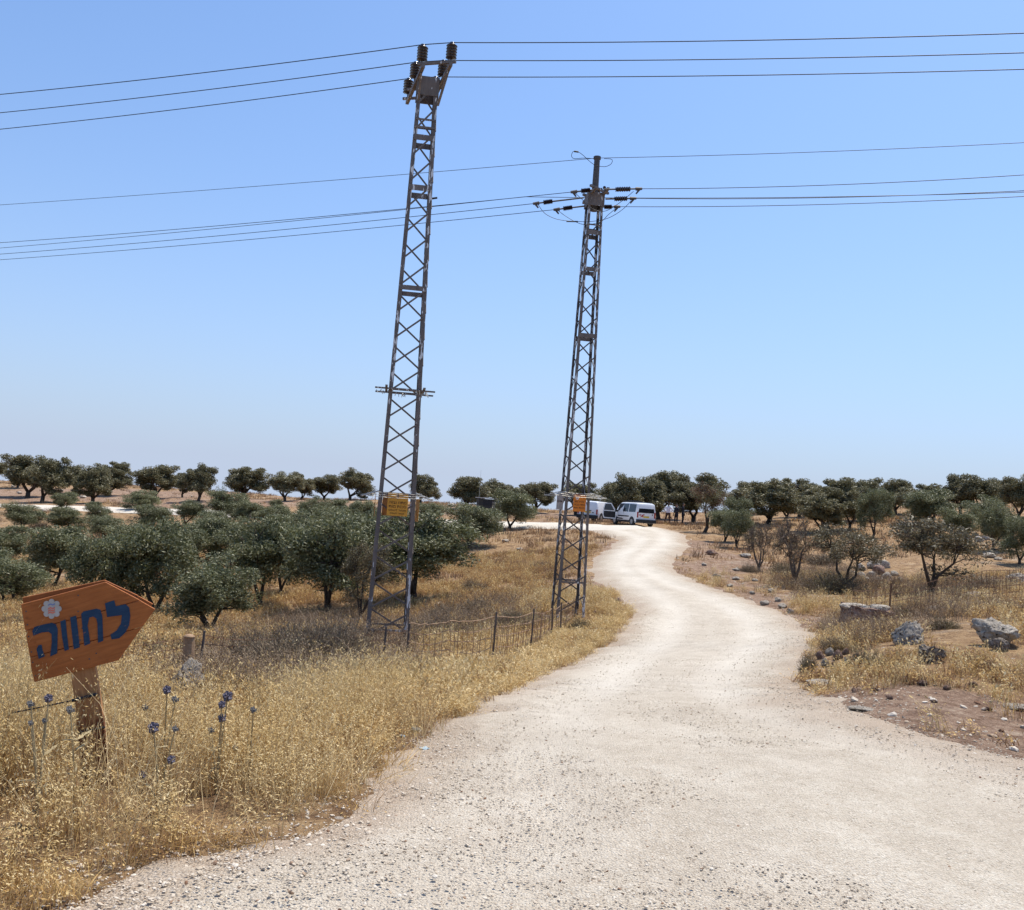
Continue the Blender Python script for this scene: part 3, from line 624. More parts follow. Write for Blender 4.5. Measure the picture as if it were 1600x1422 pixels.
# loose gravel
def rock_mesh(name, seed, sub=3, amp=0.28, flat=0.7, mats=None, smooth=False, fr=1.3, ridge=0.0, chop=0):
    bm = bmesh.new(); bmesh.ops.create_icosphere(bm, subdivisions=sub, radius=1.0)
    V = np.array([v.co[:] for v in bm.verts]); s = seed * 3.7
    r_ = np.random.default_rng(seed)
    n_ = fbm(V[:, 0] * fr + s, V[:, 1] * fr + V[:, 2] * .7, seed, 4) + fbm(V[:, 2] * fr + s, V[:, 0] * fr - V[:, 1] * .6, seed + 5, 4)
    n_ = n_ + ridge * (np.abs(fbm(V[:, 0] * 2 * fr + s, V[:, 2] * 2 * fr + V[:, 1], seed + 9, 3)) - .1)
    W = V * (1 + 2 * amp * n_)[:, None]
    for _ in range(chop):                                    # broken flat faces
        d = r_.normal(size=3); d /= np.linalg.norm(d); lim = r_.uniform(.55, .85); t = W @ d; W = W - np.maximum(t - lim, 0)[:, None] * d * 0.85
    W[:, 2] *= flat
    for v, c in zip(bm.verts, W): v.co = c
    me = bpy.data.meshes.new(name); bm.to_mesh(me); bm.free(); me.materials.append(mats or M['rock'])
    if smooth: me.polygons.foreach_set('use_smooth', [True] * len(me.polygons))
    return me
def rugged(name, seed, mats, flat=.7, chops=9, sub=5, fine=.07, hollow=0.0, faces=()):
    bm = bmesh.new(); bmesh.ops.create_icosphere(bm, subdivisions=sub, radius=1.0); V = np.array([v.co[:] for v in bm.verts]); r_ = np.random.default_rng(seed); W = V.copy() * (1 + r_.uniform(-.1, .1))
    for _ in range(chops):
        d = r_.normal(size=3); d /= np.linalg.norm(d); lim = r_.uniform(.5, .86); t = W @ d; W = W - np.maximum(t - lim, 0)[:, None] * d * .96
    for d, lim in faces: d = np.array(d) / np.linalg.norm(d); t = W @ d; W = W - np.maximum(t - lim, 0)[:, None] * d
    def n3(f, s): return (fbm(W[:, 0] * f + s, W[:, 1] * f + W[:, 2] * f * .8, seed + int(s), 3) + fbm(W[:, 2] * f - s, W[:, 0] * f * .7 - W[:, 1] * f * .5, seed + 3 + int(s), 3))
    W = W * (1 + 3.2 * fine * n3(2.2, 1) + 1.6 * fine * n3(6, 5) - 1.2 * fine * np.maximum(.12 - np.abs(n3(3.5, 9)), 0) * 6)[:, None]
    if hollow: k = np.where(W[:, 2] < -.05, np.maximum(1 - hollow, 1 - (-.05 - W[:, 2]) * 1.3 * hollow), 1); W[:, 0] *= k; W[:, 1] *= k
    W[:, 2] *= flat
    for v, c in zip(bm.verts, W): v.co = c
    me = bpy.data.meshes.new(name); bm.to_mesh(me); bm.free(); me.materials.append(mats); me.polygons.foreach_set('use_smooth', [True] * len(me.polygons)); return me
def block_mesh(name, seed, mats):
    bm = bmesh.new(); bmesh.ops.create_cube(bm, size=2.0); bmesh.ops.subdivide_edges(bm, edges=bm.edges[:], cuts=20, use_grid_fill=True); V = np.array([v.co[:] for v in bm.verts])
    n_ = fbm(V[:, 0] * 1.3 + V[:, 1], V[:, 2] * 1.5 + V[:, 1] * .6, seed, 4) + .5 * fbm(V[:, 0] * 5, V[:, 2] * 5 + V[:, 1] * 4, seed + 2, 3); W = V * (1 + .45 * n_)[:, None]; W[:, 0] += .12 * W[:, 2]; W[:, 2] *= .45; W[:, 2] -= .10 * V[:, 0] * (V[:, 2] > 0)
    for v, c in zip(bm.verts, W): v.co = c
    me = bpy.data.meshes.new(name); bm.to_mesh(me); bm.free(); me.materials.append(mats); me.polygons.foreach_set('use_smooth', [True] * len(me.polygons)); return me
PEB = [rock_mesh('pebble', 300 + i, 1, .35, .45, M['pebble']) for i in range(6)]
def gravel(name, label, n, y0, y1, s0, s1, keepfn, seed, power):
    X, Y, r = sample(n, y0, y1, lambda y: -0.6 * y - 1, lambda y: 0.6 * y + 1, power, seed); s = road_sd(X, Y); k = keepfn(X, Y, s, r); X, Y, s = X[k], Y[k], s[k]; m_ = len(X)
    zr = base_z(X, Y) + 0.05 * np.clip(s / .45, -1, 1) + 0.015 * np.clip(s, 0, 2); zg = ground_z(X, Y); zz = np.where(s > 0.1, zr, np.maximum(zr, zg))
    sz = s0 * (s1 / s0) ** (r.random(m_) ** 2.6)
    return scatter(name, np.stack([X, Y, zz + sz * .2], -1), np.stack([r.normal(0, .3, m_), r.normal(0, .3, m_), r.random(m_) * 6.283], -1), np.stack([sz * 1.1, sz * r.uniform(.7, 1, m_), sz * r.uniform(.75, 1.2, m_)], -1), r.integers(0, 6, m_), variant_objects(name + '_variants', PEB), label)
gravel('loose_gravel', 'loose limestone chips on the gravel road', 200000, 3.6, 30, .0038, .0135, lambda X, Y, s, r: (s > -0.15) & (r.random(len(X)) < .45 + .55 * patchy(X, Y, .8, 101)) & (r.random(len(X)) < np.where((np.abs(s - 1.25) < .4) & (Y > 9), .35, 1)), 21, 0.35)
gravel('edge_gravel', 'coarser stones heaped along the road edges', 60000, 4, 46, .006, .020, lambda X, Y, s, r: (s > -0.6) & (s < .4 + 1.3 * r.random(len(X)) ** 2), 22, 0.35)
gravel('field_stones', 'small pale stones strewn on the red earth', 16000, 8, 80, .012, .06, lambda X, Y, s, r: (s < -.1) & (soil_mask(X, Y) > .2 + .3 * r.random(len(X))), 23, 0.6)

# ================================================================== OLIVE TREES
def olive(seed, kind):
    """nominal tree: 3 m tall, crown about 3 m across; returns (trunk mesh, crown mesh)"""
    r = np.random.default_rng(seed); mb = MB()
    P = dict(dense=(0.50, 2.5, 84, 230, 1.38), low=(0.22, 2.6, 84, 230, 1.42), old=(0.42, 2.6, 84, 240, 1.30), sparse=(0.7, 2.25, 46, 150, 1.45), bare=(0.5, 2.4, 54, 0, 1.4), rust=(0.8, 2.15, 46, 160, 1.4))[kind]
    z0, ch, ncl, nleaf, R = P; zc = z0 + ch * 0.52
    # lobes give the crown an uneven outline
    lob = []
    nl = r.integers(5, 8)
    for i in range(nl):
        a = 6.283 * i / nl + r.uniform(-.4, .4); q = R * r.uniform(.42, .66); lob.append((q * math.cos(a), q * math.sin(a), zc + ch * r.uniform(-.20, .18), R * r.uniform(.40, .58), ch * r.uniform(.28, .38)))
    lob.append((r.uniform(-.2, .2), r.uniform(-.2, .2), zc + ch * .12, R * .62, ch * .38))
    cl = []
    while len(cl) < ncl:
        L = lob[r.integers(len(lob))]; d = r.normal(size=3); d /= np.linalg.norm(d); q = r.uniform(.12, 1.1) ** .5
        c = np.array([L[0] + d[0] * L[3] * q, L[1] + d[1] * L[3] * q, L[2] + d[2] * L[4] * q])
        if c[2] > z0 + 0.05: cl.append(c)
    cl = np.array(cl)
    # trunk and limbs
    nf = int(r.integers(2, 4)) if kind != 'old' else int(r.integers(2, 5)); zf = z0 * (0.55 if kind in ('dense', 'low') else .5) + (.22 if kind == 'old' else 0)
    lean = r.uniform(-.22, .22, 2); base = np.array([0, 0, -0.15]); fork = np.array([lean[0], lean[1], zf])
    tr = {'old': .115, 'dense': .10, 'low': .105, 'sparse': .085, 'bare': .12, 'rust': .12}[kind]
    mb.tube([base + (0, 0, -.1), base, base + (fork - base) * .35 + r.normal(0, .02, 3), fork], [tr * 1.7, tr * 1.45, tr * 1.05, tr * .95], 8)
    ends = []
    for i in range(nf):
        a = 6.283 * i / nf + r.uniform(-.5, .5); e = np.array([math.cos(a) * R * .45, math.sin(a) * R * .45, zc + ch * r.uniform(-.12, .12)])
        st = fork + (0, 0, -.06)
        mid1 = st + (e - st) * .35 + np.array([math.cos(a), math.sin(a), 0]) * .10 + r.normal(0, .07, 3); mid2 = st + (e - st) * .7 + r.normal(0, .09, 3)
        pts = [st, mid1, mid2, e]; rad = [tr * .75, tr * .55, tr * .38, tr * .2]; mb.tube(pts, rad, 6)
        ends += [(mid1, rad[1]), (mid2, rad[2]), (e, rad[3]), ((mid1 + mid2) / 2, rad[1])]
    EP = np.array([e[0] for e in ends]); ER = [e[1] for e in ends]
    for c in cl:
        d = np.linalg.norm(EP - c, axis=1) + np.maximum(EP[:, 2] - c[2], 0) * 1.5; j = int(np.argmin(d)); s = EP[j]
        md = (s + c) / 2 + r.normal(0, .09, 3) + (0, 0, .05); mb.tube([s, md, c], [min(ER[j] * .6, .035), .02, .007], 4, cap=False)
        if kind in ('bare', 'sparse', 'rust'):
            for _ in range(9 if kind == 'bare' else 4):
                t0 = md + (c - md) * r.uniform(0, 1); d2 = r.normal(size=3) + (c - s) / (np.linalg.norm(c - s) + .01) * .8 + (0, 0, .35); d2 /= np.linalg.norm(d2); L = r.uniform(.18, .5)
                k1 = t0 + d2 * L * .5 + r.normal(0, .03, 3); mb.tube([t0, k1, t0 + d2 * L + r.normal(0, .05, 3)], [.011, .008, .004], 3, cap=False)
                if kind == 'bare':
                    for _ in range(3):
                        d3 = d2 + r.normal(0, .7, 3); d3 /= np.linalg.norm(d3); mb.tube([k1, k1 + d3 * r.uniform(.1, .3)], [.007, .003], 3, cap=False)
    trunk = mb.mesh('trunk', M['bark_grey'] if kind == 'bare' else M['bark'], True)
    if nleaf == 0:
        nleaf = 14
    # leaves: little pointed blades in clumps
    cs = []; tone = []
    for c in cl:
        n = int(nleaf * r.uniform(.7, 1.3)); rr = r.uniform(.24, .40) * (1.15 if kind in ('dense', 'low') else 1.0)
        p = r.normal(size=(n, 3)); p /= np.linalg.norm(p, axis=1)[:, None]; p *= (r.random(n) ** .45)[:, None] * rr * np.array([1.15, 1.15, .8])
        cs.append(c + p); tone.append(np.clip(r.uniform(.15, .85) + r.normal(0, .16, n), 0, 1))
    C = np.vstack(cs); tone = np.concatenate(tone); n = len(C)
    ax = r.normal(size=(n, 3)); ax[:, 2] = ax[:, 2] * .7 + .25; ax /= np.linalg.norm(ax, axis=1)[:, None]
    sd_ = np.cross(ax, r.normal(size=(n, 3))); sd_ /= np.linalg.norm(sd_, axis=1)[:, None]
    kk = {'old': 1.3, 'dense': 1.08, 'low': 1.12}.get(kind, 1.0); L = r.uniform(.075, .15, n)[:, None] * kk; Wd = r.uniform(.028, .050, n)[:, None] * kk
    V = np.stack([C - ax * L * .5, C - sd_ * Wd * .5 + ax * L * .05, C + ax * L * .5, C + sd_ * Wd * .5 + ax * L * .05], 1).reshape(-1, 3)
    F = np.arange(n * 4).reshape(-1, 4)
    lm = {'dense': 'leaf_dense', 'low': 'leaf_dense', 'old': 'leaf_old', 'sparse': 'leaf_dry', 'bare': 'leaf_dry', 'rust': 'leaf_rust'}[kind]
    if kind == 'rust':
        mi = (tone > 0.5).astype(int); crown = fast_mesh('crown', V, F, [M['leaf_rust'], M['leaf_old']], tone=np.repeat(tone, 4), mi=mi)
    else: crown = fast_mesh('crown', V, F, M[lm], tone=np.repeat(tone, 4))
    lo, hi = np.percentile(V[:, 0], [1, 99]); zt = np.percentile(V[:, 2], 99.3)
    return trunk, crown, float(lo), float(hi), float(zt)
KINDS = {'D': [olive(400 + i, 'dense') for i in range(5)], 'L': [olive(420 + i, 'low') for i in range(4)], 'O': [olive(440 + i, 'old') for i in range(6)], 'S': [olive(460 + i, 'sparse') for i in range(3)], 'B': [olive(480 + i, 'bare') for i in range(2)], 'R': [olive(490, 'rust')]}
ORD = ['first', 'second', 'third', 'fourth', 'fifth', 'sixth', 'seventh', 'eighth', 'ninth', 'tenth', 'eleventh', 'twelfth', 'thirteenth', 'fourteenth', 'fifteenth', 'sixteenth', 'seventeenth', 'eighteenth', 'nineteenth', 'twentieth', 'twenty-first', 'twenty-second', 'twenty-third', 'twenty-fourth', 'twenty-fifth', 'twenty-sixth', 'twenty-seventh']
_ti = [0]
def tree(px, py, top, xl, xr, kind, label, group, depth=None):
    """base pixel, crown top, crown left and right: measured in the photo, turned into metres where the tree stands"""
    g = gpt(px, py)
    if depth is not None:
        q = at(px, py, depth); g = np.array([q[0], q[1], gz(q[0], q[1])])
    d = (g - CAM) @ fwd; b_y = proj(g)[1]
    var = KINDS[kind]; tk, cr, lo, hi, zt = var[_ti[0] % len(var)]; _ti[0] += 1
    H = max((b_y - top) * d / F_PX, 0.6); Wd = (xr - xl) * d / F_PX
    sz = H / zt; sxy = 1.06 * Wd / (hi - lo); rz = random.uniform(0, 6.283)
    sxy = min(max(sxy, sz * .6), sz * (1.45 if kind == 'O' else 1.45))
    shift = ((xl + xr) / 2 - px) * d / F_PX
    o = empty('olive_tree', g + (0, 0, -.02), 0, label, 'tree', group)
    # lean the whole tree a little when its crown sits beside its foot
    Mx = Matrix.Translation((shift * .35, 0, 0)) @ Matrix(((1, 0, shift * .5 / max(H, .5), 0), (0, 1, 0, 0), (0, 0, 1, 0), (0, 0, 0, 1)))
    Mx = Matrix(((1, 0, min(max(shift * .95 / (H * .62), -.5), .5), 0), (0, 1, 0, 0), (0, 0, 1, 0), (0, 0, 0, 1))) @ Matrix.Diagonal((sxy, sxy, sz, 1)) @ Matrix.Rotation(rz, 4, 'Z')
    for nm, data in (('trunk', tk), ('crown', cr)):
        c = link(nm, data, o); c.matrix_local = Mx
    return o
def row(trees, kindname, where, group):
    trees = sorted(trees, key=lambda t: (t[3] + t[4]) / 2)
    for i, t in enumerate(trees):
        lab = t[6] if len(t) > 6 else '%s, %s from the left %s' % (kindname, ORD[i], where)
        tree(*t[:6], lab, group)
row([(-8,752,722,-28,4,'O'),(27,763,717,14,50,'O'),(42,777,714,12,74,'O'),(66,786,716,50,106,'O'),(119,771,729,96,146,'O'),(146,786,731,120,174,'O'),(171,775,723,150,204,'O'),(155,772,735,142,168,'O'),
     (243,780,728,203,278,'O'),(285,777,741,274,302,'O'),(309,784,728,286,335,'O'),(382,780,731,343,420,'O'),(445,785,740,420,470,'O'),(470,780,742,456,496,'O'),(507,780,742,484,532,'O'),(548,783,739,537,600,'O'),(658,788,746,646,689,'O')],
    'dark old olive tree', 'along the far ridge above the pale track', 'old olive trees on the far ridge')
row([(728,797,746,695,766,'O'),(775,797,752,752,802,'O'),(812,798,757,792,830,'O'),(836,803,754,820,866,'O'),(900,807,755,880,932,'O')],
    'old olive tree', 'in the skyline clump between the two pylons', 'old olive trees on the far ridge')
row([(968,815,745,938,1002,'O'),(1008,813,750,985,1046,'O'),(1030,811,742,1022,1082,'O'),(1083,817,743,1052,1128,'O')],
    'tall dark olive tree', 'in the clump shading the vans and people', 'old olive trees behind the vans')
row([(1165,805,756,1138,1202,'O'),(1198,819,752,1166,1246,'O'),(1248,808,750,1222,1276,'O'),(1295,829,749,1252,1332,'O'),(1345,812,748,1318,1378,'O'),(1327,826,764,1308,1350,'O'),(1400,803,750,1380,1426,'O'),(1445,818,757,1408,1482,'O'),(1500,803,743,1474,1518,'O'),(1528,805,745,1500,1556,'O'),(1557,803,752,1540,1578,'O'),(1590,812,745,1568,1614,'O'),(1455,823,768,1405,1482,'D'),(1552,836,778,1518,1590,'D'),(1278,834,775,1252,1318,'O'),(1340,816,764,1318,1378,'O'),(1226,813,768,1203,1252,'O')],
    'old olive tree', 'in the dense hilltop row beyond the boulders', 'old olive trees on the rocky hilltop')
row([(31,829,788,10,60,'D'),(100,797,769,72,126,'L'),(10,870,822,-20,46,'L'),(218,798,766,190,246,'L'),(104,830,793,78,130,'L'),(152,816,785,135,172,'L'),(163,850,806,130,196,'L'),(232,833,790,204,266,'D'),(293,822,783,270,326,'D'),(352,820,768,332,386,'D'),(390,824,785,365,412,'L'),(430,830,790,400,456,'L'),(430,797,780,410,450,'L'),(492,822,778,465,508,'D'),(520,820,780,494,546,'L'),(566,818,783,540,592,'L'),(667,818,786,648,694,'L'),(500,850,792,452,545,'L'),(205,880,820,170,245,'D'),(385,880,812,350,420,'D'),(455,882,806,420,495,'D'),(545,885,800,505,585,'D'),(330,842,800,308,362,'L')],
    'round green olive tree', 'in the further half of the grove', 'young olive trees in the grove')
G = 'young olive trees in the grove'
for t in [(83,920,823,45,136,'D','dense olive tree with forked trunk above the wooden arrow sign'),
          (18,945,862,-36,66,'L','low olive tree cut by the picture edge behind the arrow sign'),
          (155,952,836,106,205,'L','broad dense olive tree rising straight behind the arrow sign board'),
          (238,957,815,190,292,'L','bushy olive tree behind the tip of the arrow sign'),
          (318,993,868,264,376,'D','small twiggy olive tree nearest the short wooden stump'),
          (320,885,812,275,362,'L','dense olive tree half hidden behind the small twiggy one'),
          (410,948,812,353,452,'D','olive tree with two bent trunks in the dry grass clearing'),
          (438,928,822,410,474,'D','olive tree with curved trunk just behind the two-trunked one'),
          (516,957,810,444,562,'D','broad dark olive tree with thick leaning trunk beside the tall pylon'),
          (562,977,848,535,612,'S','thin-leaved olive tree at the left foot of the tall pylon'),
          (592,915,800,556,640,'L','dense olive tree seen through the lower lattice of the tall pylon'),
          (646,938,803,588,722,'D','large dense olive tree just beyond the right leg of the tall pylon'),
          (728,856,793,705,786,'D','spreading olive tree with dark slanting trunk midway between the pylons'),
          (797,828,768,774,834,'D','round olive tree standing at the near edge of the dirt track')]:
    tree(*t[:7], G)
G = 'olive trees on the bank beside the road'
for t in [(1100,831,756,1077,1132,'R','rust-tinged olive tree by the road bend near the people'),
          (1150,835,778,1128,1168,'D','green olive behind the pair of small trees past the road bend'),
          (1131,848,796,1110,1154,'D','small grey-green olive tree with straight trunk past the road bend'),
          (1153,857,798,1130,1172,'D','small olive tree with slanting stems next to the bare tree'),
          (1185,889,818,1160,1208,'B','small grey bare tree with single straight trunk'),
          (1238,914,806,1196,1272,'B','leafless grey tree with wide V-shaped limbs'),
          (1330,922,822,1264,1366,'S','brownish olive tree with two thin curved trunks beside the rock heap'),
          (1452,933,810,1388,1520,'S','gnarled sparse olive tree with a long drooping side limb'),
          (1362,840,764,1344,1388,'D','olive tree with leaning trunk on the hill above the brownish one'),
          (1490,840,800,1468,1532,'D','small Y-forked olive tree on the stony slope'),
          (1556,862,785,1530,1580,'D','twin-stemmed green olive tree on the stony slope'),
          (1593,879,808,1570,1622,'D','thin olive tree with bent trunk at the right picture edge')]:
    tree(*t[:7], G)

# ================================================================== SHRUBS
def shrub(seed, green):
    r = np.random.default_rng(seed); V = []; F = []; T = []; MI = []
    for _ in range(420):
        a = r.uniform(0, 6.283); el = math.asin(r.uniform(0.02, 1)); L = r.uniform(.55, 1.05); d = np.array([math.cos(a) * math.cos(el), math.sin(a) * math.cos(el), math.sin(el) * .72]); b = np.array([d[0] * .2, d[1] * .2, -.03])
        k = d * L + r.normal(0, .06, 3); m1 = (b + k) / 2 + r.normal(0, .05, 3); s = np.cross(d, r.normal(size=3)); s /= np.linalg.norm(s)
        ribbon(V, F, T, MI, [b, m1, k], .02, .008, s, r.random(), 0)
        for _ in range(11):
            t = r.uniform(.45, 1.02); p = m1 + (k - m1) * (t * 2 - 1) if t > .5 else b + (m1 - b) * t * 2; p = p + r.normal(0, .05, 3); ax = r.normal(size=3); ax /= np.linalg.norm(ax); s2 = np.cross(ax, r.normal(size=3)); s2 /= np.linalg.norm(s2); o = len(V); l = r.uniform(.035, .075); w_ = r.uniform(.014, .028)
            V += [p, p + ax * l * .5 - s2 * w_ * .5, p + ax * l, p + ax * l * .5 + s2 * w_ * .5]; T += [r.random()] * 4; F.append((o, o + 1, o + 2, o + 3)); MI.append(1)
    return fast_mesh('dry_shrub', np.array(V), np.array(F), [M['bark_grey'], M['leaf_shrub_green'] if green else M['leaf_shrub']], tone=T, mi=MI)
SH = [shrub(500 + i, False) for i in range(3)] + [shrub(510 + i, True) for i in range(2)]
def put_shrub(px, py, wpx, hpx, k, label, group=None):
    g = gpt(px, py); d = (g - CAM) @ fwd; o = link('dry_shrub', SH[k]); o.location = tuple(g - (0, 0, .03)); sw = wpx * d / F_PX / 2; o.scale = (sw, sw, hpx * d / F_PX / .78); o.rotation_euler = (0, 0, random.uniform(0, 6.28))
    tag(o, label, 'shrub', group)
GS = 'grey thorny shrubs in front of the tall pylon'; LS = 'grey thorny shrub in the tangle before the tall pylon'
for i, (x, y, w_, h_) in enumerate(sorted([(385,1040,100,56),(430,1052,130,76),(478,1046,140,86),(530,1042,120,80),(455,1010,90,48),(520,1005,90,44),(560,1030,70,46),(500,1075,90,50),(580,1060,60,32)])):
    put_shrub(x, y, w_, h_, i % 3, LS + ', %s from the left' % ORD[i], GS)
G2 = 'grey shrubs between the pylons'
for i, (x, y, w_, h_, k, lb) in enumerate([(690,968,80,36,0,'low grey shrub just behind the sagging wire fence near the big olive'),(745,962,80,34,1,'grey shrub behind the first dark post of the wire fence'),(800,985,70,34,3,'olive-grey shrub against the wire fence halfway to the shorter pylon'),
      (665,1006,90,38,2,'grey shrub by the right leg of the tall pylon'),(715,1000,70,30,4,'green-grey shrub between fence wires and pylon leg'),(905,985,50,26,3,'dark shrub tuft at the foot of the shorter pylon'),(740,925,60,26,1,'small grey shrub in the brown grass beyond the fence'),(845,890,40,16,0,'tiny shrub in the grass left of the shorter pylon')]):
    put_shrub(x, y, w_, h_, k, lb, G2)
G3 = 'shrubs on the bank among the boulders'
for (x, y, w_, h_, k, lb) in [(1350,1050,70,50,4,'bushy olive-green shrub in front of the pointed pale boulder'),(1300,925,120,40,3,'wide low shrub under the brownish two-trunked olive'),(1545,922,90,32,0,'dark grey shrub clump in front of the wire mesh fence'),(1225,900,60,28,3,'low shrub at the foot of the leafless grey tree'),(1172,892,40,16,1,'small shrub beside the small grey bare tree'),
      (1410,965,50,26,3,'shrub tuft behind the leaning fence post'),(1475,985,60,26,4,'grass-green shrub between the pointed and the large boulder'),(1262,1050,36,40,4,'yellowish shrub on the road corner beside the rubble'),(1310,1015,70,30,2,'straw-grey shrub above the rubble heap'),(1540,1050,60,24,0,'low brown shrub below the large boulder'),(1285,880,70,24,1,'grey shrub behind the leafless tree')]:
    put_shrub(x, y, w_, h_, k, lb, G3)
for (x, y, w_, h_, k, lb) in [(62,830,46,22,0,'brown shrub beside the small olive near the dirt track'),(210,1010,70,30,2,'grey shrub low in the grass behind the arrow sign tip'),(20,985,60,28,1,'grey shrub in the grass left of the arrow sign'),(400,905,50,20,3,'small shrub in the clearing beside the two-trunked olive'),(690,800,24,12,0,'dark shrub on the little earth mound on the ridge'),(590,1010,44,30,1,'pale dry shrub at the left leg of the tall pylon')]:
    put_shrub(x, y, w_, h_, k, lb)

# ================================================================== ROCKS
def put_rock(me, px, py, wpx, hpx, label, group=None, deep=None, rz=None, sink=.3, tilt=0.0, name='boulder'):
    g = gpt(px, py); d = (g - CAM) @ fwd; o = link(name, me); w_ = wpx * d / F_PX / 2; h_ = hpx * d / F_PX
    V = np.array([v.co[:] for v in me.vertices]); zx = V[:, 2].max() - V[:, 2].min(); sxx = w_ / (np.abs(V[:, 0]).max())
    o.scale = (sxx, (deep or .8) * sxx, h_ * (1 + sink) / zx); o.location = tuple(g + (0, 0, h_ * (1 - sink) / 2 - .0)); o.rotation_euler = (0, tilt, rz if rz is not None else 0)
    return tag(o, label, 'rock', group)
put_rock(rugged('boulder', 613, M['rock'], .62, 7, 5, .17, .45, [((0, -.45, .9), .42), ((-.5, -.5, .7), .6)]), 1556, 1006, 74, 48, 'large rounded grey boulder with undercut base in the dry grass', deep=.8, sink=.12)
put_rock(rugged('boulder', 614, M['rock_dark'], .8, 7, 4), 1562, 1013, 32, 20, 'smaller dark stone tucked under the large rounded boulder', sink=.1)
put_rock(rugged('boulder', 627, M['rock'], .75, 10, 5, .15, 0, [((-.45, -.6, .65), .28), ((.5, -.7, .4), .5)]), 1420, 1006, 56, 37, 'pale pointed boulder leaning to one side, pitted with dark hollows', tilt=-.35, sink=.2, deep=.7)
put_rock(rugged('boulder', 633, M['rock_dark'], .7, 9, 5, .2), 1452, 1037, 54, 29, 'dark lichen-crusted boulder below the pale pointed one', sink=.2)
_blk = put_rock(block_mesh('boulder', 641, M['rock_red']), 1350, 978, 82, 30, 'big squared brown stone block half buried on the bank', sink=.25, deep=.7)
_s1 = put_rock(rock_mesh('stone_slab', 642, 3, .2, .35, M['rock'], False, 1.2, .1, 4), 1332, 944, 46, 8, 'flat pale slab lying on one end of the squared stone block', sink=.2, name='stone_slab')
_s2 = put_rock(rock_mesh('stone_slab', 643, 3, .2, .4, M['rock'], False, 1.2, .1, 4), 1374, 948, 40, 11, 'flat pale slab lying on the squared block beside the fence post', sink=.2, name='stone_slab')
for _o, _dx in ((_s1, -.22), (_s2, .33)):
    _o.location = (_blk.location.x + _dx, _blk.location.y + .05, _blk.location.z + .43 * _blk.scale.z); _o.scale = (_o.scale[0] * .8, _o.scale[1] * .8, _o.scale[2])
put_rock(rock_mesh('stone_slab', 644, 3, .22, .3, M['rock'], False, 1.2, .1, 4), 1285, 1068, 60, 6, 'pale flat rock flush with the ground at the road corner', sink=.5, name='stone_slab')
put_rock(rock_mesh('stone_slab', 645, 3, .22, .3, M['rock'], False, 1.2, .1, 4), 1592, 1108, 50, 8, 'pale flat rock in the red dirt at the picture edge', sink=.4, name='stone_slab')
put_rock(rock_mesh('stone_slab', 646, 3, .22, .3, M['rock'], False, 1.2, .1, 4), 1345, 1108, 44, 6, 'low pale rock patch between road and red dirt', sink=.5, name='stone_slab')
put_rock(rugged('boulder', 652, M['rock'], .85, 12, 5, .18, 0, [((.3, -.6, .7), .5), ((-.6, -.5, .6), .5)]), 286, 1088, 70, 54, 'rough pale peaked rock in the grass below the wooden stump', sink=.2)
put_rock(rugged('boulder', 661, M['rock'], .6, 9, 4, .15), 1590, 910, 40, 14, 'pale rock on the slope at the picture edge above the large boulder', sink=.2)
put_rock(rugged('boulder', 662, M['rock_dark'], .6, 9, 4, .15), 1530, 938, 46, 14, 'low dark-sided rock behind the wire mesh fence shrub', sink=.2)
put_rock(rugged('boulder', 663, M['rock'], .6, 9, 4, .15), 1462, 958, 34, 12, 'low pale rock in the grass between fence post and large boulder', sink=.2)
RV = [rugged('stone', 680 + i, M['rock'], .6, 10, 3, .14) for i in range(5)] + [rugged('stone', 690 + i, M['rock_red'], .6, 10, 3, .14) for i in range(4)]
def small_stones(spots, lab, group, pick):
    for i, (x, y, w_, h_) in enumerate(sorted(spots)): put_rock(RV[random.choice(pick)], x, y, w_, h_, lab + ', %s from the left' % ORD[i], group, rz=random.uniform(0, 6.28), sink=.3, name='stone')
small_stones([(1330,898,18,9),(1345,904,16,9),(1360,900,20,11),(1372,896,22,14),(1385,902,18,10),(1398,898,16,9),(1352,910,18,8),(1372,908,18,9),(1390,911,16,8),(1365,888,24,16),(1380,886,22,14),(1345,890,18,11),(1405,906,14,7)], 'stone in the rock heap between the brownish and the gnarled olive', 'stones of the rock heap', [0, 1, 2, 5])
small_stones([(1282,1030,16,13),(1296,1024,15,12),(1308,1030,18,15),(1320,1022,14,11),(1290,1042,17,13),(1305,1046,16,12),(1322,1040,18,13),(1276,1056,20,10),(1300,1060,26,10),(1336,1030,15,10),(1270,1044,12,10),(1316,1054,15,10)], 'reddish stone in the rubble heap at the road corner', 'rubble heap stones', [5, 6, 7, 8, 0])
small_stones([(1345,1062,20,11),(1378,1058,24,12),(1412,1066,18,9),(1400,1050,14,7),(1368,1080,16,8),(1440,1072,18,8),(1480,1080,16,7),(1520,1075,14,7),(1390,1092,14,6),(1335,1082,16,7),(1460,1098,12,5),(1545,1110,14,6)], 'loose stone on the red dirt patch beside the road', 'loose stones on the red dirt', [5, 6, 7, 8])
small_stones([(1112,868,16,8),(1120,900,14,5),(1165,872,24,7),(1180,908,12,5),(1150,890,14,5),(1205,925,16,6),(1215,940,14,7),(1195,945,16,7),(1222,950,18,7),(1235,958,14,7),(1150,905,14,5),(1175,928,12,5),(1100,882,12,5),(1140,915,14,5)], 'pale stone on the red bank above the road bend', 'stones on the red bank', [0, 1, 2, 3, 5])
small_stones([(1400,826,14,6),(1412,824,16,8),(1394,830,10,4),(1510,842,20,10),(1525,838,16,8),(1540,846,14,6),(1500,850,16,5),(1545,870,22,8),(1560,874,14,6),(1450,862,14,5),(1530,850,20,9),(1470,798,14,5),(1330,850,12,4),(1260,800,20,7)], 'pale stone on the hill slope among the far olives', 'stones on the hill slope', [0, 1, 2, 3])
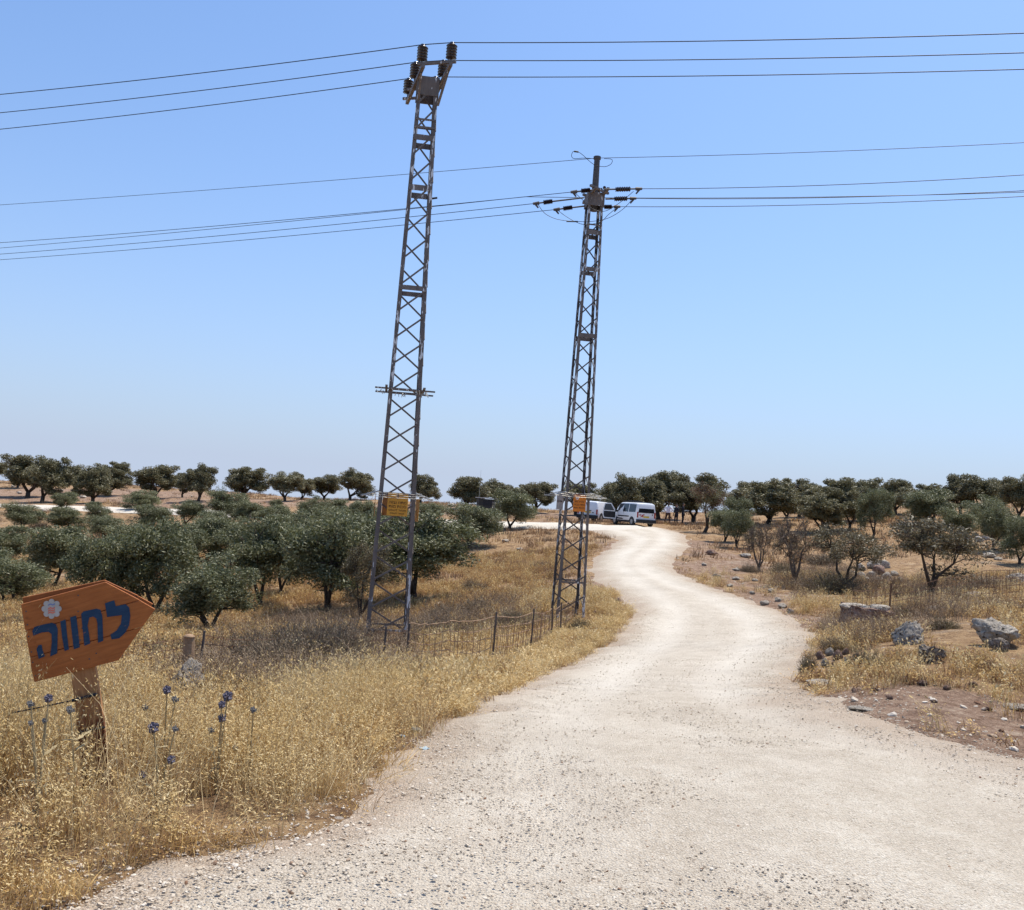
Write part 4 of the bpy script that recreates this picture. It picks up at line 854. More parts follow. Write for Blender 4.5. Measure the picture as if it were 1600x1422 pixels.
small_stones([(30,772,10,4),(70,800,18,6),(88,797,14,5),(20,762,10,4),(95,768,10,4),(130,778,12,4),(215,782,10,4),(330,790,12,5),(260,800,12,4),(300,776,8,3),(400,792,10,4),(540,800,10,4),(705,790,16,6),(690,870,20,7),(735,872,16,6),(790,848,12,5),(812,860,14,5),(620,996,22,8),(690,946,26,6)], 'pale stone lying among the dry grass left of the road', 'stones on the left slope', [0, 1, 2, 3])
small_stones([(938,952,14,8),(950,946,16,9),(930,962,12,7),(960,955,13,7),(944,962,14,6),(965,940,12,6),(940,938,14,7)], 'reddish stone in the little earth heap beside the shorter pylon', 'earth heap stones', [5, 6, 7, 8])

# ================================================================== PYLONS
_bar = MB().box((0, 0, .5), (.036, .012, 1)).mesh('brace', M['steel'])
_bar_b = MB().box((0, 0, .5), (.036, .012, 1)).mesh('brace_dark', M['steel_black'])
def bar_obj(name, a, b, parent, data, nrm):
    a = Vector(a); b = Vector(b); d = b - a; L = d.length; d.normalize(); y = Vector(nrm); y = (y - y.dot(d) * d).normalized(); x = y.cross(d)
    mw = Matrix(((x.x, y.x, d.x * L, a.x), (x.y, y.y, d.y * L, a.y), (x.z, y.z, d.z * L, a.z), (0, 0, 0, 1)))
    return link(name, data, parent, mw)
def zat(bx, by, py):
    lo, hi = -8.0, 40.0
    for _ in range(50):
        mid = (lo + hi) / 2
        if proj((bx, by, mid))[1] > py: lo = mid
        else: hi = mid
    return lo
def lattice(root, zt, wb, wt, pitch, leg_mats, bar_data, plates, lw=.085):
    wdt = lambda z: wb + (wt - wb) * z / zt
    for i, (sx_, sy_) in enumerate(((-1, -1), (1, -1), (1, 1), (-1, 1))):
        mb = MB()
        for (ox, oy) in (('x', 0), ('y', 0)):
            pass
        q = []
        for z in (-.35, zt):
            h = wdt(z) / 2; t = .012
            c = np.array([sx_ * h, sy_ * h, z]); q.append((c, c - (sx_ * lw, 0, 0), c - (sx_ * lw, sy_ * t, 0), c - (sx_ * t, sy_ * t, 0), c - (sx_ * t, sy_ * lw, 0), c - (0, sy_ * lw, 0)))
        vs = list(q[0]) + list(q[1]); fs = [(j, (j + 1) % 6, 6 + (j + 1) % 6, 6 + j) for j in range(6)] + [(0, 5, 4, 3, 2, 1), (6, 7, 8, 9, 10, 11)]
        mb.add(vs, fs); mb.build('leg', leg_mats[i], root)
    n = int(zt / pitch)
    for f, (ax, s) in enumerate((((1, 0), (0, -1)), ((0, 1), (1, 0)), ((1, 0), (0, 1)), ((0, 1), (-1, 0)))):
        ax = np.array([*ax, 0.0]); s = np.array([*s, 0.0])
        for k in range(n):
            za = .25 + k * pitch; zb = za + pitch * .78
            if zb > zt - .05: break
            for sg in ((1,) if f in (0, 1) else (-1,)):            # single lacing: opposite faces lean opposite ways
                a = -sg * ax * (wdt(za) / 2 - .05) + s * (wdt(za) / 2 - .006 + .012 * sg) + (0, 0, za); b = sg * ax * (wdt(zb) / 2 - .05) + s * (wdt(zb) / 2 - .006 + .012 * sg) + (0, 0, zb)
                bar_obj('brace', a, b, root, bar_data, s)
        for zp, hp in (plates if f in (0, 2) else []):
            h = wdt(zp) / 2; mb = MB(); c = s * (h + .022) + np.array([0, 0, zp]); sz = np.abs(ax) * (2 * h - .03) + np.abs(s) * .014 + np.array([0, 0, hp]); mb.box(c, sz); mb.build('tie_plate', M['steel'], root)
    return wdt
def insulator(parent, base, h, r, pin):
    o = MB().tube([base, base + (0, 0, pin + .02)], .014, 6).build('pin', M['steel_black'], parent)
    prof = [(.02, pin)]
    for k in range(5):
        z = pin + h * (.06 + .17 * k); prof += [(r * .5, z), (r, z + h * .025), (r * .96, z + h * .05), (r * .52, z + h * .09)]
    prof += [(r * .5, pin + h * .93), (r * .42, pin + h * .98), (r * .2, pin + h)]
    return MB().lathe(prof, 16, base).build('insulator', M['ceramic'], parent, True)

# --- the tall pylon with upright insulators
p1 = at(603, 1004, 20.0); B1 = np.array([p1[0], p1[1], gz(p1[0], p1[1])]); T1 = zat(B1[0], B1[1], 128) - B1[2]
z1 = lambda py: zat(B1[0], B1[1], py) - B1[2]
R1 = math.radians(7.5); py1 = empty('lattice_pylon', B1, R1, 'tall brown lattice pylon carrying upright brown insulators, nearest the sign', 'pylon', 'lattice power pylons')
w1 = lattice(py1, z1(127), .88, .42, .56, [M['steel_leg'], M['steel_leg'], M['steel_leg_flaky'], M['steel_leg']], _bar, [(z1(222), .12), (z1(300), .12), (z1(455), .10), (z1(612), .05), (z1(772), .05), (z1(206), .04), (z1(194), .04), (z1(980), .04)])
mb = MB()
for s in (-1, 1):
    mb.box((s * .235, 0, (z1(127) + z1(156)) / 2), (.012, .44, z1(127) - z1(156))); mb.box((0, s * .235, (z1(127) + z1(156)) / 2), (.48, .012, z1(127) - z1(156)))
mb.build('head_plate', M['steel'], py1)
LD = Vector((21.9, -6.2, 0)).normalized(); PD = Vector((-.27, .96, 0)).normalized()       # along the line, and across it away from the camera
toL = Matrix.Rotation(-R1, 3, 'Z'); ld = np.array(toL @ LD); pd = np.array(toL @ PD)
zr = z1(132)
for s in (-.3, .3):
    mb = MB(); mb.bar(ld * s - pd * 1.0 + (0, 0, zr), ld * s + pd * 1.0 + (0, 0, zr), .07, .07); mb.build('crossarm', M['steel'], py1)
for t in (-.92, 0.4, .92):
    mb = MB(); mb.bar(ld * -.42 + pd * t + (0, 0, zr + .0725), ld * .42 + pd * t + (0, 0, zr + .0725), .05, .05); mb.build('cross_tie', M['steel'], py1)
for s in (-.3, .3):
    mb = MB(); mb.bar(ld * s * .75 + (0, 0, zr - .55) - pd * .2, ld * s - pd * .75 + (0, 0, zr - .04), .045, .045); mb.build('stay', M['steel'], py1)
W1 = {}
for k, t in enumerate((-.86, 0.0, .86)):
    for s in (-.32, .32):
        b = ld * s + pd * t + (0, 0, zr + .035); insulator(py1, b, .36, .115, .12)
        W1[(k, s)] = np.array(B1) + np.array(Matrix.Rotation(R1, 3, 'Z') @ Vector(b)) + (0, 0, .12 + .355)
# spiked guard higher up
zg = z1(612); mb = MB()
for s in (-1, 1):
    mb = MB(); mb.bar((-.62, s * (w1(zg) / 2 + .05), zg), (.62, s * (w1(zg) / 2 + .05), zg), .05, .03); mb.build('guard_bar', M['steel'], py1)
    mb = MB(); mb.bar((s * (w1(zg) / 2 + .05), -.62, zg + .032), (s * (w1(zg) / 2 + .05), .62, zg + .032), .05, .03); mb.build('guard_bar', M['steel'], py1)
mb = MB()
for i in range(44):
    a = random.uniform(0, 6.283); q = random.uniform(.3, .6); x, y = q * math.cos(a), q * math.sin(a); mb.bar((x, y, zg), (x + random.uniform(-.05, .05), y + random.uniform(-.05, .05), zg - random.uniform(.03, .1)), .012)
mb.build('guard_spikes', M['galv'], py1)
def barbed(root, z, w, arm, drop, n=3):
    cs = []
    for sx_, sy_ in ((-1, -1), (1, -1), (1, 1), (-1, 1)):
        a = np.array([sx_ * w / 2, sy_ * w / 2, z]); b = a + (sx_ * arm, sy_ * arm * .8, -drop); cs.append((a, b)); MB().bar(a, b, .025, .02).build('guard_arm', M['galv'], root)
    for k in range(n):
        t = .3 + .7 * k / (n - 1); P = [c[0] * (1 - t) + c[1] * t for c in cs]; pts = []
        for i in range(4):
            for j in range(8):
                u = j / 8; p = P[i] * (1 - u) + P[(i + 1) % 4] * u; pts.append(p + (random.uniform(-.012, .012), random.uniform(-.012, .012), -.10 * u * (1 - u) + .02))
        pts.append(pts[0]); mb = MB().tube(pts, .005, 4)
        for p in pts:
            for _ in range(2):
                d = np.random.default_rng(random.randrange(10 ** 6)).normal(size=3); d /= np.linalg.norm(d); mb.bar(p - d * .025, p + d * .025, .005)
        mb.build('barbed_wire', M['galv'], root)
barbed(py1, z1(769), w1(z1(772)), .34, .12)
# concrete footing stones


def text_mesh(body, size, mat):
    cu = bpy.data.curves.new('lettering', 'FONT'); cu.body = body; cu.size = size; cu.align_x = 'CENTER'; cu.align_y = 'CENTER'; cu.extrude = .002
    o = bpy.data.objects.new('lettering', cu); COL.objects.link(o); dg = bpy.context.evaluated_depsgraph_get(); me = bpy.data.meshes.new_from_object(o.evaluated_get(dg)); bpy.data.objects.remove(o)
    me.materials.clear(); me.materials.append(mat); return me
def plate_sign(root_loc, rz, w_, h_, mat, lines, label, mark=None, group='warning plates on the pylons'):
    o = empty('warning_plate', root_loc, rz, label, 'sign', group)
    MB().box((0, 0, 0), (w_, .008, h_)).build('plate', mat, o)
    for (txt, size, z, mt) in lines:
        t = link('lettering', text_mesh(txt, size, mt), o); t.rotation_euler = (math.pi / 2, 0, 0); t.location = (0, -.0075, z)
        ww = t.dimensions.x if t.dimensions.x else 1
        bb = [v.co.x for v in t.data.vertices]; span = (max(bb) - min(bb)) if bb else 1
        t.scale = (min(1.35, w_ * .84 / max(span, .01)), 1, 1)
    if mark: mark(o, w_, h_)
    return o
WORD1, WORD2, WORD3, WORD4 = 'הובג חתמ', 'תוומ תנכס', 'ספטל רוסא', 'תוריהז'
def rot1(v): return B1 + np.array(Matrix.Rotation(R1, 3, 'Z') @ Vector(v))
zs = z1(788); hw = w1(zs) / 2
LN = [(WORD1, .085, .035, M['ink']), (WORD2, .085, -.045, M['ink']), (WORD3, .055, -.12, M['ink']), (WORD3, .045, -.185, M['ink'])]
def bolt_mark(o, w_, h_):
    P = [(-.015, .20), (.012, .20), (.002, .165), (.018, .165), (-.012, .10), (-.004, .145), (-.02, .145)]
    MB().prism([(x, -.0045, z) for x, z in P], (0, -1, 0), .002).build('lightning_mark', M['ink'], o)
plate_sign(rot1((.02, -hw - .06, zs)), R1, .42, .47, M['yellow'], LN, 'yellow warning plate with dark lettering on the face of the tall pylon', bolt_mark)
plate_sign(rot1((-.08, hw + .06, zs - .02)), R1 + math.pi, .42, .47, M['orange_back'], LN[:2], 'orange plate on the back of the tall pylon, showing beside the yellow one')
plate_sign(rot1((hw + .06, .0, zs - .1)), R1 + math.pi / 2 + .12, .42, .47, M['yellow'], LN[:2], 'yellow plate seen edge-on at the right leg of the tall pylon')
plate_sign(rot1((-hw - .06, .0, zs - .05)), R1 - math.pi / 2, .42, .47, M['orange_back'], LN[:2], 'grey-brown plate seen edge-on at the left leg of the tall pylon')

# --- the shorter pylon further back, with strain insulators
p2 = at(886, 968, 27.0); B2 = np.array([p2[0], p2[1], gz(p2[0], p2[1])]); z2 = lambda py: zat(B2[0], B2[1], py) - B2[2]
R2 = math.radians(9.5); py2 = empty('lattice_pylon', B2, R2, 'dark lattice pylon with flaking white paint and a slim pole on top', 'pylon', 'lattice power pylons')
w2 = lattice(py2, z2(318), .80, .42, .56, [M['steel_leg'], M['steel_leg'], M['steel_leg_flaky'], M['steel_leg_flaky']], _bar_b, [(z2(367), .13), (z2(424), .12), (z2(527), .12), (z2(355), .04), (z2(772), .05), (z2(908), .05)], .072)
mb = MB()
for s in (-1, 1):
    mb.box((s * .235, 0, (z2(304) + z2(325)) / 2), (.012, .44, z2(304) - z2(325))); mb.box((0, s * .235, (z2(304) + z2(325)) / 2), (.48, .012, z2(304) - z2(325)))
mb.build('head_plate', M['steel'], py2)
MB().lathe([(.10, z2(330)), (.10, z2(300)), (.085, z2(250)), (.11, z2(249)), (.11, z2(245))], 8).build('top_pole', M['steel_black'], py2)
for t in (-.42, .42):
    MB().bar(np.array([-.3, t - .25, z2(303)]), np.array([.35, t + .25, z2(303)]), .07, .06).build('crossarm', M['steel'], py2)
MB().bar((-.15, -.75, z2(306)), (-.15, .75, z2(306)), .07, .07).build('crossarm', M['steel'], py2)
MB().bar((.2, -.75, z2(306)), (.2, .75, z2(306)), .07, .07).build('crossarm', M['steel'], py2)
for i in range(5):
    a = np.array([random.uniform(.1, .3), random.uniform(-.4, .2), z2(301) + .02]); MB().lathe([(.03, 0), (.05, .03), (.03, .08)], 8, a).build('cap_fitting', M['ceramic'], py2)
barbed(py2, z2(769), w2(z2(772)), .40, .14)
MB().box((0, 0, -.12), (1.2, 1.2, .30)).build('footing', M['concrete'], py2)
def rot2(v): return B2 + np.array(Matrix.Rotation(R2, 3, 'Z') @ Vector(v))
zs2 = z2(786); hw2 = w2(zs2) / 2
def ring_mark(o, w_, h_):
    MB().lathe([(.042, 0), (.042, .002)], 14, (-.07, -.0045, .135), 0, [[1, 0, 0], [0, 0, 1], [0, -1, 0]]).build('round_mark', M['white_mark'], o)
    MB().prism([(-.09, -.0075, .115), (-.08, -.0075, .105), (-.05, -.0075, .155), (-.06, -.0075, .165)], (0, -1, 0), .001).build('round_mark_bar', M['sticker_red'], o)
plate_sign(rot2((.04, -hw2 - .06, zs2)), R2, .36, .47, M['orange'], [(WORD4, .075, .04, M['ink']), (WORD1, .075, -.045, M['ink']), (WORD2, .075, -.13, M['ink'])], 'orange warning plate on the face of the shorter pylon', ring_mark)
plate_sign(rot2((-hw2 - .07, .05, zs2 + .02)), R2 - math.pi / 2 + .3, .36, .47, M['concrete'], [(WORD1, .075, 0, M['ink'])], 'dull grey plate turned sideways on the left of the shorter pylon')
plate_sign(rot2((hw2 + .07, .05, zs2 + .02)), R2 + math.pi / 2 - .2, .36, .47, M['concrete'], [(WORD1, .075, 0, M['ink'])], 'dull grey plate turned sideways on the right of the shorter pylon')

# ================================================================== WIRES
def sag(a, b, s, n=26):
    u = np.linspace(0, 1, n)[:, None]; p = a * (1 - u) + b * u; p[:, 2] -= 4 * s * (u * (1 - u))[:, 0]; return p
def ext(a, b, k): return a + (b - a) * k
def wire(pts, label, r=.009, group='overhead wires'):
    o = MB().tube(np.array(pts), r, 5).build('overhead_wire', M['cable']); return tag(o, label, 'wire', group)
nm = ['nearest', 'middle', 'farthest']
ends1 = [((0, 141), (1600, 43)), ((0, 170), (1600, 74)), ((0, 196), (1600, 100))]
for k in range(3):
    a, b = W1[(k, -.32)], W1[(k, .32)]; (lx, ly), (rx, ry) = ends1[k]; dl = 23.7 + (k - 1) * .9; dr = 17.4 + (k - 1) * .8
    # keep each wire level with its insulators: choose the depth whose height suits
    def lvl(px, py, z): q = ray(px, py); return (z - CAM_H) / q[2]
    dl = lvl(lx, ly, a[2] - .10); dr = lvl(rx, ry, b[2] - .08)
    PL = at(lx, ly, dl); PR = at(rx, ry, dr); L2 = ext(a, PL, 1.5); R2_ = ext(b, PR, 1.5)
    pts = np.vstack([sag(L2, a, .12), sag(a, b, 0, 4)[1:-1], sag(b, R2_, .12)]); wire(pts, '%s of the three wires resting on the tall pylon\'s insulators' % ['top', 'middle', 'lowest'][k], .010)
# the slim pole's wire and its two loops
tp = B2 + np.array([0, 0, z2(247)])
def through(pxs, z_or_d): return [at(x, y, d) for (x, y, d) in pxs]
dlv = lambda px, py, z: (z - CAM_H) / ray(px, py)[2]
wire(np.vstack([sag(ext(tp, at(0, 317, dlv(0, 317, tp[2])), 1.4), tp, .1), sag(tp, ext(tp, at(1600, 218, dlv(1600, 218, tp[2])), 1.4), .1)[1:]]), 'single thin wire running over the slim pole of the shorter pylon', .008)
def loop(pxs, name, r=.008):
    P = np.array([at(*p) for p in pxs]); n = 30; t = np.linspace(0, len(P) - 1, n); out = []
    for u in t:
        i = min(int(u), len(P) - 2); f_ = u - i; p0 = P[max(i - 1, 0)]; p1_, p2_ = P[i], P[i + 1]; p3 = P[min(i + 2, len(P) - 1)]
        out.append(.5 * ((2 * p1_) + (-p0 + p2_) * f_ + (2 * p0 - 5 * p1_ + 4 * p2_ - p3) * f_ ** 2 + (-p0 + 3 * p1_ - 3 * p2_ + p3) * f_ ** 3))
    iv = py2.matrix_basis.inverted(); out = [tuple(Matrix.Rotation(-R2, 3, 'Z') @ (Vector(p) - Vector(B2))) for p in out]
    return MB().tube(out, r, 5).build(name, M['cable'], py2)
def strain(pxa, pxb, pxi0, pxi1, d, name='strain_string'):
    """rod from pylon to clamp with a ribbed insulator on the way (pixels at one depth)"""
    inv = lambda p: np.array(Matrix.Rotation(-R2, 3, 'Z') @ (Vector(at(*p, d)) - Vector(B2)))
    a, b, c, e = inv(pxa), inv(pxb), inv(pxi0), inv(pxi1); mb = MB().tube([a, b], .022, 6); mb.build('strain_rod', M['steel_black'], py2)
    k = 14; pts = [c + (e - c) * i / (k - 1) for i in range(k)]; MB().tube(pts, [.05 if i % 2 else .075 for i in range(k)], 10).build('strain_insulator', M['ceramic'], py2)
    dd = (b - a) / np.linalg.norm(b - a); MB().tube([b - dd * .12, b + dd * .06], [.05, .035], 6).build('clamp', M['steel_black'], py2)
    MB().tube([b, b + (-dd * .10 + np.array([0, 0, -.14]))], [.035, .02], 6).build('clamp_tail', M['steel_black'], py2)
dn, dm, df = 26.4, 27.0, 27.6
strain((926,297), (895,300), (922,297), (908,298.5), dn); strain((912,309), (836,318), (863,314.5), (849,316.5), dm); strain((914,322), (868,327.5), (894,324), (880,326), df)
strain((944,296), (1000,295), (962,296), (985,295.4), dn); strain((946,311), (991,310), (960,310.8), (980,310.2), dm); strain((938,323.5), (966,323), (944,323.4), (956,323.2), df)
loop([(841,320,dm),(852,334,dm),(872,343,27.1),(900,346,27.2),(925,346,27.2),(950,341,27.1),(972,328,27.),(986,314,dm)], 'jumper_wire')
loop([(872,329,df),(884,338,27.4),(900,347,27.2),(915,351,27.2),(938,347,27.3),(950,336,27.5),(962,326,df)], 'jumper_wire')
loop([(899,302,dn),(910,312,26.5),(925,326,26.6),(945,330,26.6),(968,317,26.5),(990,299,dn)], 'jumper_wire')
loop([(929,248,27),(912,247,27),(897,248,27),(893,243,27),(897,236,27),(908,240,27),(920,251,27),(930,258,27),(945,260.5,27),(955,256,27),(956,249,27),(944,248,27)], 'top_jumper')
loop([(885,346,27.15),(894,346.2,27.15),(903,346.3,27.15)], 'jumper_splice', .02); loop([(897,236.5,27),(904,237.5,27)], 'jumper_splice', .025)
for (c, dd, e0, e1, lab) in [((895,300), dn, (0,374), None, 'upper left'), ((836,318), dm, (0,392), None, 'middle left'), ((868,327.5), df, (0,401), None, 'lowest left'),
                             ((1000,295), dn, (1600,265), None, 'upper right'), ((991,310), dm, (1600,290), None, 'middle right'), ((966,323), df, (1600,299), None, 'lowest right')]:
    a = at(*c, dd); b = at(*e0, dlv(*e0, a[2] - .05)); wire(sag(a, ext(a, b, 1.4), .16), '%s of the wires strained to the shorter pylon\'s crossarm' % lab)
b0 = at(820, 307.5, 28.6); zb = b0[2]
wire(np.vstack([sag(ext(b0, at(0, 385, dlv(0, 385, zb)), 1.3), b0, .1), sag(b0, ext(b0, at(1600, 294, dlv(1600, 294, zb)), 1.3), .15)[1:]]), 'wire passing just behind the shorter pylon without touching it')
MB  # (splice sleeve on the passing wire)
sp = at(677, 310, dlv(677, 310, zb)); tag(MB().tube([sp - (.12, -.04, .012), sp + (.12, -.04, .012)], [.03, .03], 6).build('wire_splice', M['cable']), 'small dark splice sleeve on a wire beside the tall pylon\'s leg', 'splice')

# ================================================================== WOODEN ARROW SIGN
SD = 6.9
s0 = gpt(146, 1200); SP0 = at(118, 990, SD); nn = CAM - SP0; nn[2] = 0; nn /= np.linalg.norm(nn); nn = np.array(Matrix.Rotation(math.radians(-6), 3, 'Z') @ Vector(nn))
def on_plane(cxp, cyp, off=0.0):
    """point of the board plane seen at a spot of the sign (detail-crop units)"""
    px, py = cxp / 4.586, 890 + cyp / 4.586; d = ray(px, py); P0 = SP0 + nn * off; t = ((P0 - CAM) @ nn) / (d @ nn); return CAM + t * d
bx_ = on_plane(755, 90) - on_plane(150, 250); bx_ /= np.linalg.norm(bx_); by_ = np.cross(nn, bx_)
sign = empty('arrow_sign', (s0[0], s0[1], s0[2] - .02), 0, 'tilted wooden arrow sign with blue Hebrew lettering on a leaning post', 'sign')
LOC = Matrix(((bx_[0], by_[0], nn[0], SP0[0]), (bx_[1], by_[1], nn[1], SP0[1]), (bx_[2], by_[2], nn[2], SP0[2]), (0, 0, 0, 1)))
LI = LOC.inverted()
def flat_part(name, poly, off, th, mat, parent, bevel=0.0):
    """pieces of the board, modelled in board space so that the grain runs along it"""
    P = [LI @ Vector(on_plane(x, y, 0)) for x, y in poly]; P = [(p.x, p.y, off) for p in P]
    mb = MB().prism(P, (0, 0, 1), th); o = mb.build(name, mat, parent)
    root_inv = Matrix.Translation(-Vector(sign.location)); o.matrix_local = (root_inv @ LOC) if parent is sign else Matrix.Identity(4)
    if bevel:
        md = o.modifiers.new('bevel', 'BEVEL'); md.width = bevel; md.segments = 2; md.limit_method = 'ANGLE'
    return o
TH = .026
front = [[(150,250),(755,90),(1000,218),(590,336),(180,436)], [(181,441),(590,341),(1003,222),(1112,285),(1022,408),(600,524),(214,626)], [(215,632),(600,530),(1019,413),(850,650),(245,808)]]
for q in front: flat_part('plank', q, 0.0, TH, M['wood'], sign, .003)
back = [[(140,214),(738,86),(985,200),(580,318),(166,404)], [(167,409),(580,323),(988,204),(1090,260),(1000,380),(590,495),(188,582)], [(189,588),(590,500),(998,385),(830,612),(207,768)]]
for q in back: flat_part('plank', q, -.115, TH, M['wood'], sign, .003)
post = [(478,640),(660,600),(690,760),(738,1080),(775,1420),(800,1700),(600,1700),(572,1420),(545,1080),(505,760)]
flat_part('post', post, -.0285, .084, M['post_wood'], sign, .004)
letters = [[(752,242),(818,220),(830,262),(900,248),(926,272),(934,330),(926,400),(898,452),(855,492),(800,500),(792,466),(836,436),(866,388),(874,326),(768,340),(762,300)],
           [(582,318),(598,300),(690,280),(720,288),(734,335),(740,510),(703,525),(698,385),(690,350),(668,336),(640,345),(628,400),(648,530),(605,546),(590,400)],
           [(503,342),(546,330),(560,440),(572,556),(530,572),(516,460)], [(433,372),(470,358),(480,460),(494,572),(464,584),(446,490)],
           [(232,440),(246,412),(300,396),(372,381),(402,392),(414,430),(410,600),(360,622),(372,520),(370,462),(350,446),(300,450),(240,474)], [(262,570),(276,543),(298,538),(306,580),(322,620),(278,640)]]
for (sx_, sy_) in ((188, 300), (196, 395), (205, 480), (225, 590), (235, 665), (255, 760), (560, 185), (590, 420), (640, 640), (560, 300), (575, 505), (690, 600)):
    flat_part('screw', [(sx_ + 6 * math.cos(a), sy_ + 6 * math.sin(a)) for a in np.linspace(0, 2 * math.pi, 9)[:-1]], .003, .003, M['steel_black'], sign)
for q in letters: flat_part('letter', q, .0045, .004, M['navy'], sign)
fl = [(370 + (52 + 20 * abs(math.cos(4 * a)) ** .55) * math.cos(a), 281 + (52 + 19 * abs(math.cos(4 * a)) ** .55) * math.sin(a)) for a in np.linspace(0, 2 * math.pi, 113)[:-1]]
bd = flat_part('flower_badge', fl, .006, .0055, M['badge'], sign)
def arc_poly(cx_, cy_, r0_, r1_, a0, a1, n=10):
    A = np.linspace(a0, a1, n); return [(cx_ + r1_ * math.cos(a), cy_ + r1_ * math.sin(a)) for a in A] + [(cx_ + r0_ * math.cos(a), cy_ + r0_ * math.sin(a)) for a in A[::-1]]
for k, (dy, mt) in enumerate(((-34, 'badge_blue'), (-8, 'badge_red'), (8, 'badge_red'), (24, 'badge_red'))):
    flat_part('badge_stripe', [(345, 285 + dy), (362, 275 + dy), (378, 283 + dy), (395, 274 + dy), (395, 283 + dy), (378, 292 + dy), (362, 284 + dy), (345, 294 + dy)], .0085, .002, M[mt], bd)
mb = MB().tube([on_plane(88, 1027, .05), on_plane(300, 985, .06), on_plane(520, 938, .012)], .006, 6); mb.tube([on_plane(512, 940, .0), on_plane(696, 892, .0)], .012, 6)
cb = mb.build('tied_cable', M['cable'], sign); cb.location = -sign.location
mb = MB().tube([on_plane(556, 1172, -.018), on_plane(752, 1130, -.018)], .008, 6); c2 = mb.build('tied_cable', M['cable'], sign); c2.location = -sign.location

# ================================================================== THISTLES
def thistle_head(seed, mat):
    bm = bmesh.new(); bmesh.ops.create_icosphere(bm, subdivisions=3, radius=1.0); r = random.Random(seed)
    for v in bm.verts: v.co *= r.choice((.55, .7, .95, 1.2))
    me = bpy.data.meshes.new('flower_head'); bm.to_mesh(me); bm.free(); me.materials.append(mat); return me
TH_B = thistle_head(1, M['thistle']); TH_G = thistle_head(2, M['thistle_old'])
def thistle(foot, heads, label, d):
    f = at(foot[0], foot[1], d); g = np.array([f[0], f[1], gz(f[0], f[1])]); o = empty('globe_thistle', g, 0, label, 'thistle', 'blue globe thistles in the oat grass'); mb = MB()
    for i, (x, y, rpx, blue) in enumerate(heads):
        dd = d + random.uniform(-.2, .2); p = at(x, y, dd) - g; r_ = .68 * rpx * dd / F_PX
        mid = np.array([p[0] * .35, p[1] * .35, p[2] * .5]); mb.tube([(0, 0, -.03), mid, p * np.array([.8, .8, .85]), p], [.008, .0065, .005, .004], 5)
        h = link('flower_head', TH_B if blue else TH_G, o); h.location = tuple(p); h.scale = (r_, r_, r_)
    r = random.Random(len(heads) + foot[0])
    for _ in range(9):
        t = r.uniform(.1, .8); a = r.uniform(0, 6.28); c = np.array([p[0] * t * .6, p[1] * t * .6, p[2] * t]); dr = np.array([math.cos(a), math.sin(a), r.uniform(-.1, .5)]); s = np.array([-math.sin(a), math.cos(a), 0]); L = r.uniform(.08, .16)
        pl = [c, c + dr * L * .3 + s * .018, c + dr * L * .5 + s * .006, c + dr * L * .7 + s * .014, c + dr * L, c + dr * L * .7 - s * .014, c + dr * L * .5 - s * .006, c + dr * L * .3 - s * .018]
        mb.add(pl, [tuple(range(8))])
    mb.build('stem', M['stem'], o)
thistle((60, 1260), [(48,1100,8,0),(76,1091,9,1),(48,1130,6,0),(70,1126,6,0)], 'thistle with four heads left of the sign post', 6.0)
thistle((118, 1270), [(110,1109,9,0)], 'single grey thistle head right in front of the sign post', 6.0)
thistle((250, 1260), [(261,1078,9,1),(274,1093,8,0),(227,1105,7,0)], 'thistle with three heads just right of the sign post, topmost of its cluster', 7.1)
thistle((245, 1285), [(240,1137,12,1),(274,1139,7,0)], 'thistle with the largest violet-blue head in the oats', 6.4)
thistle((335, 1265), [(356,1088,11,1),(347,1101,8,1),(347,1122,9,1),(330,1141,7,0)], 'thistle with a tight stack of blue heads below the pale rock', 7.0)
thistle((385, 1260), [(396,1109,7,0),(368,1168,7,0)], 'thistle with two grey heads farthest from the sign', 7.2)
thistle((255, 1320), [(268,1187,9,1),(223,1211,8,1)], 'low thistle with two heads nearest the road edge', 6.2)

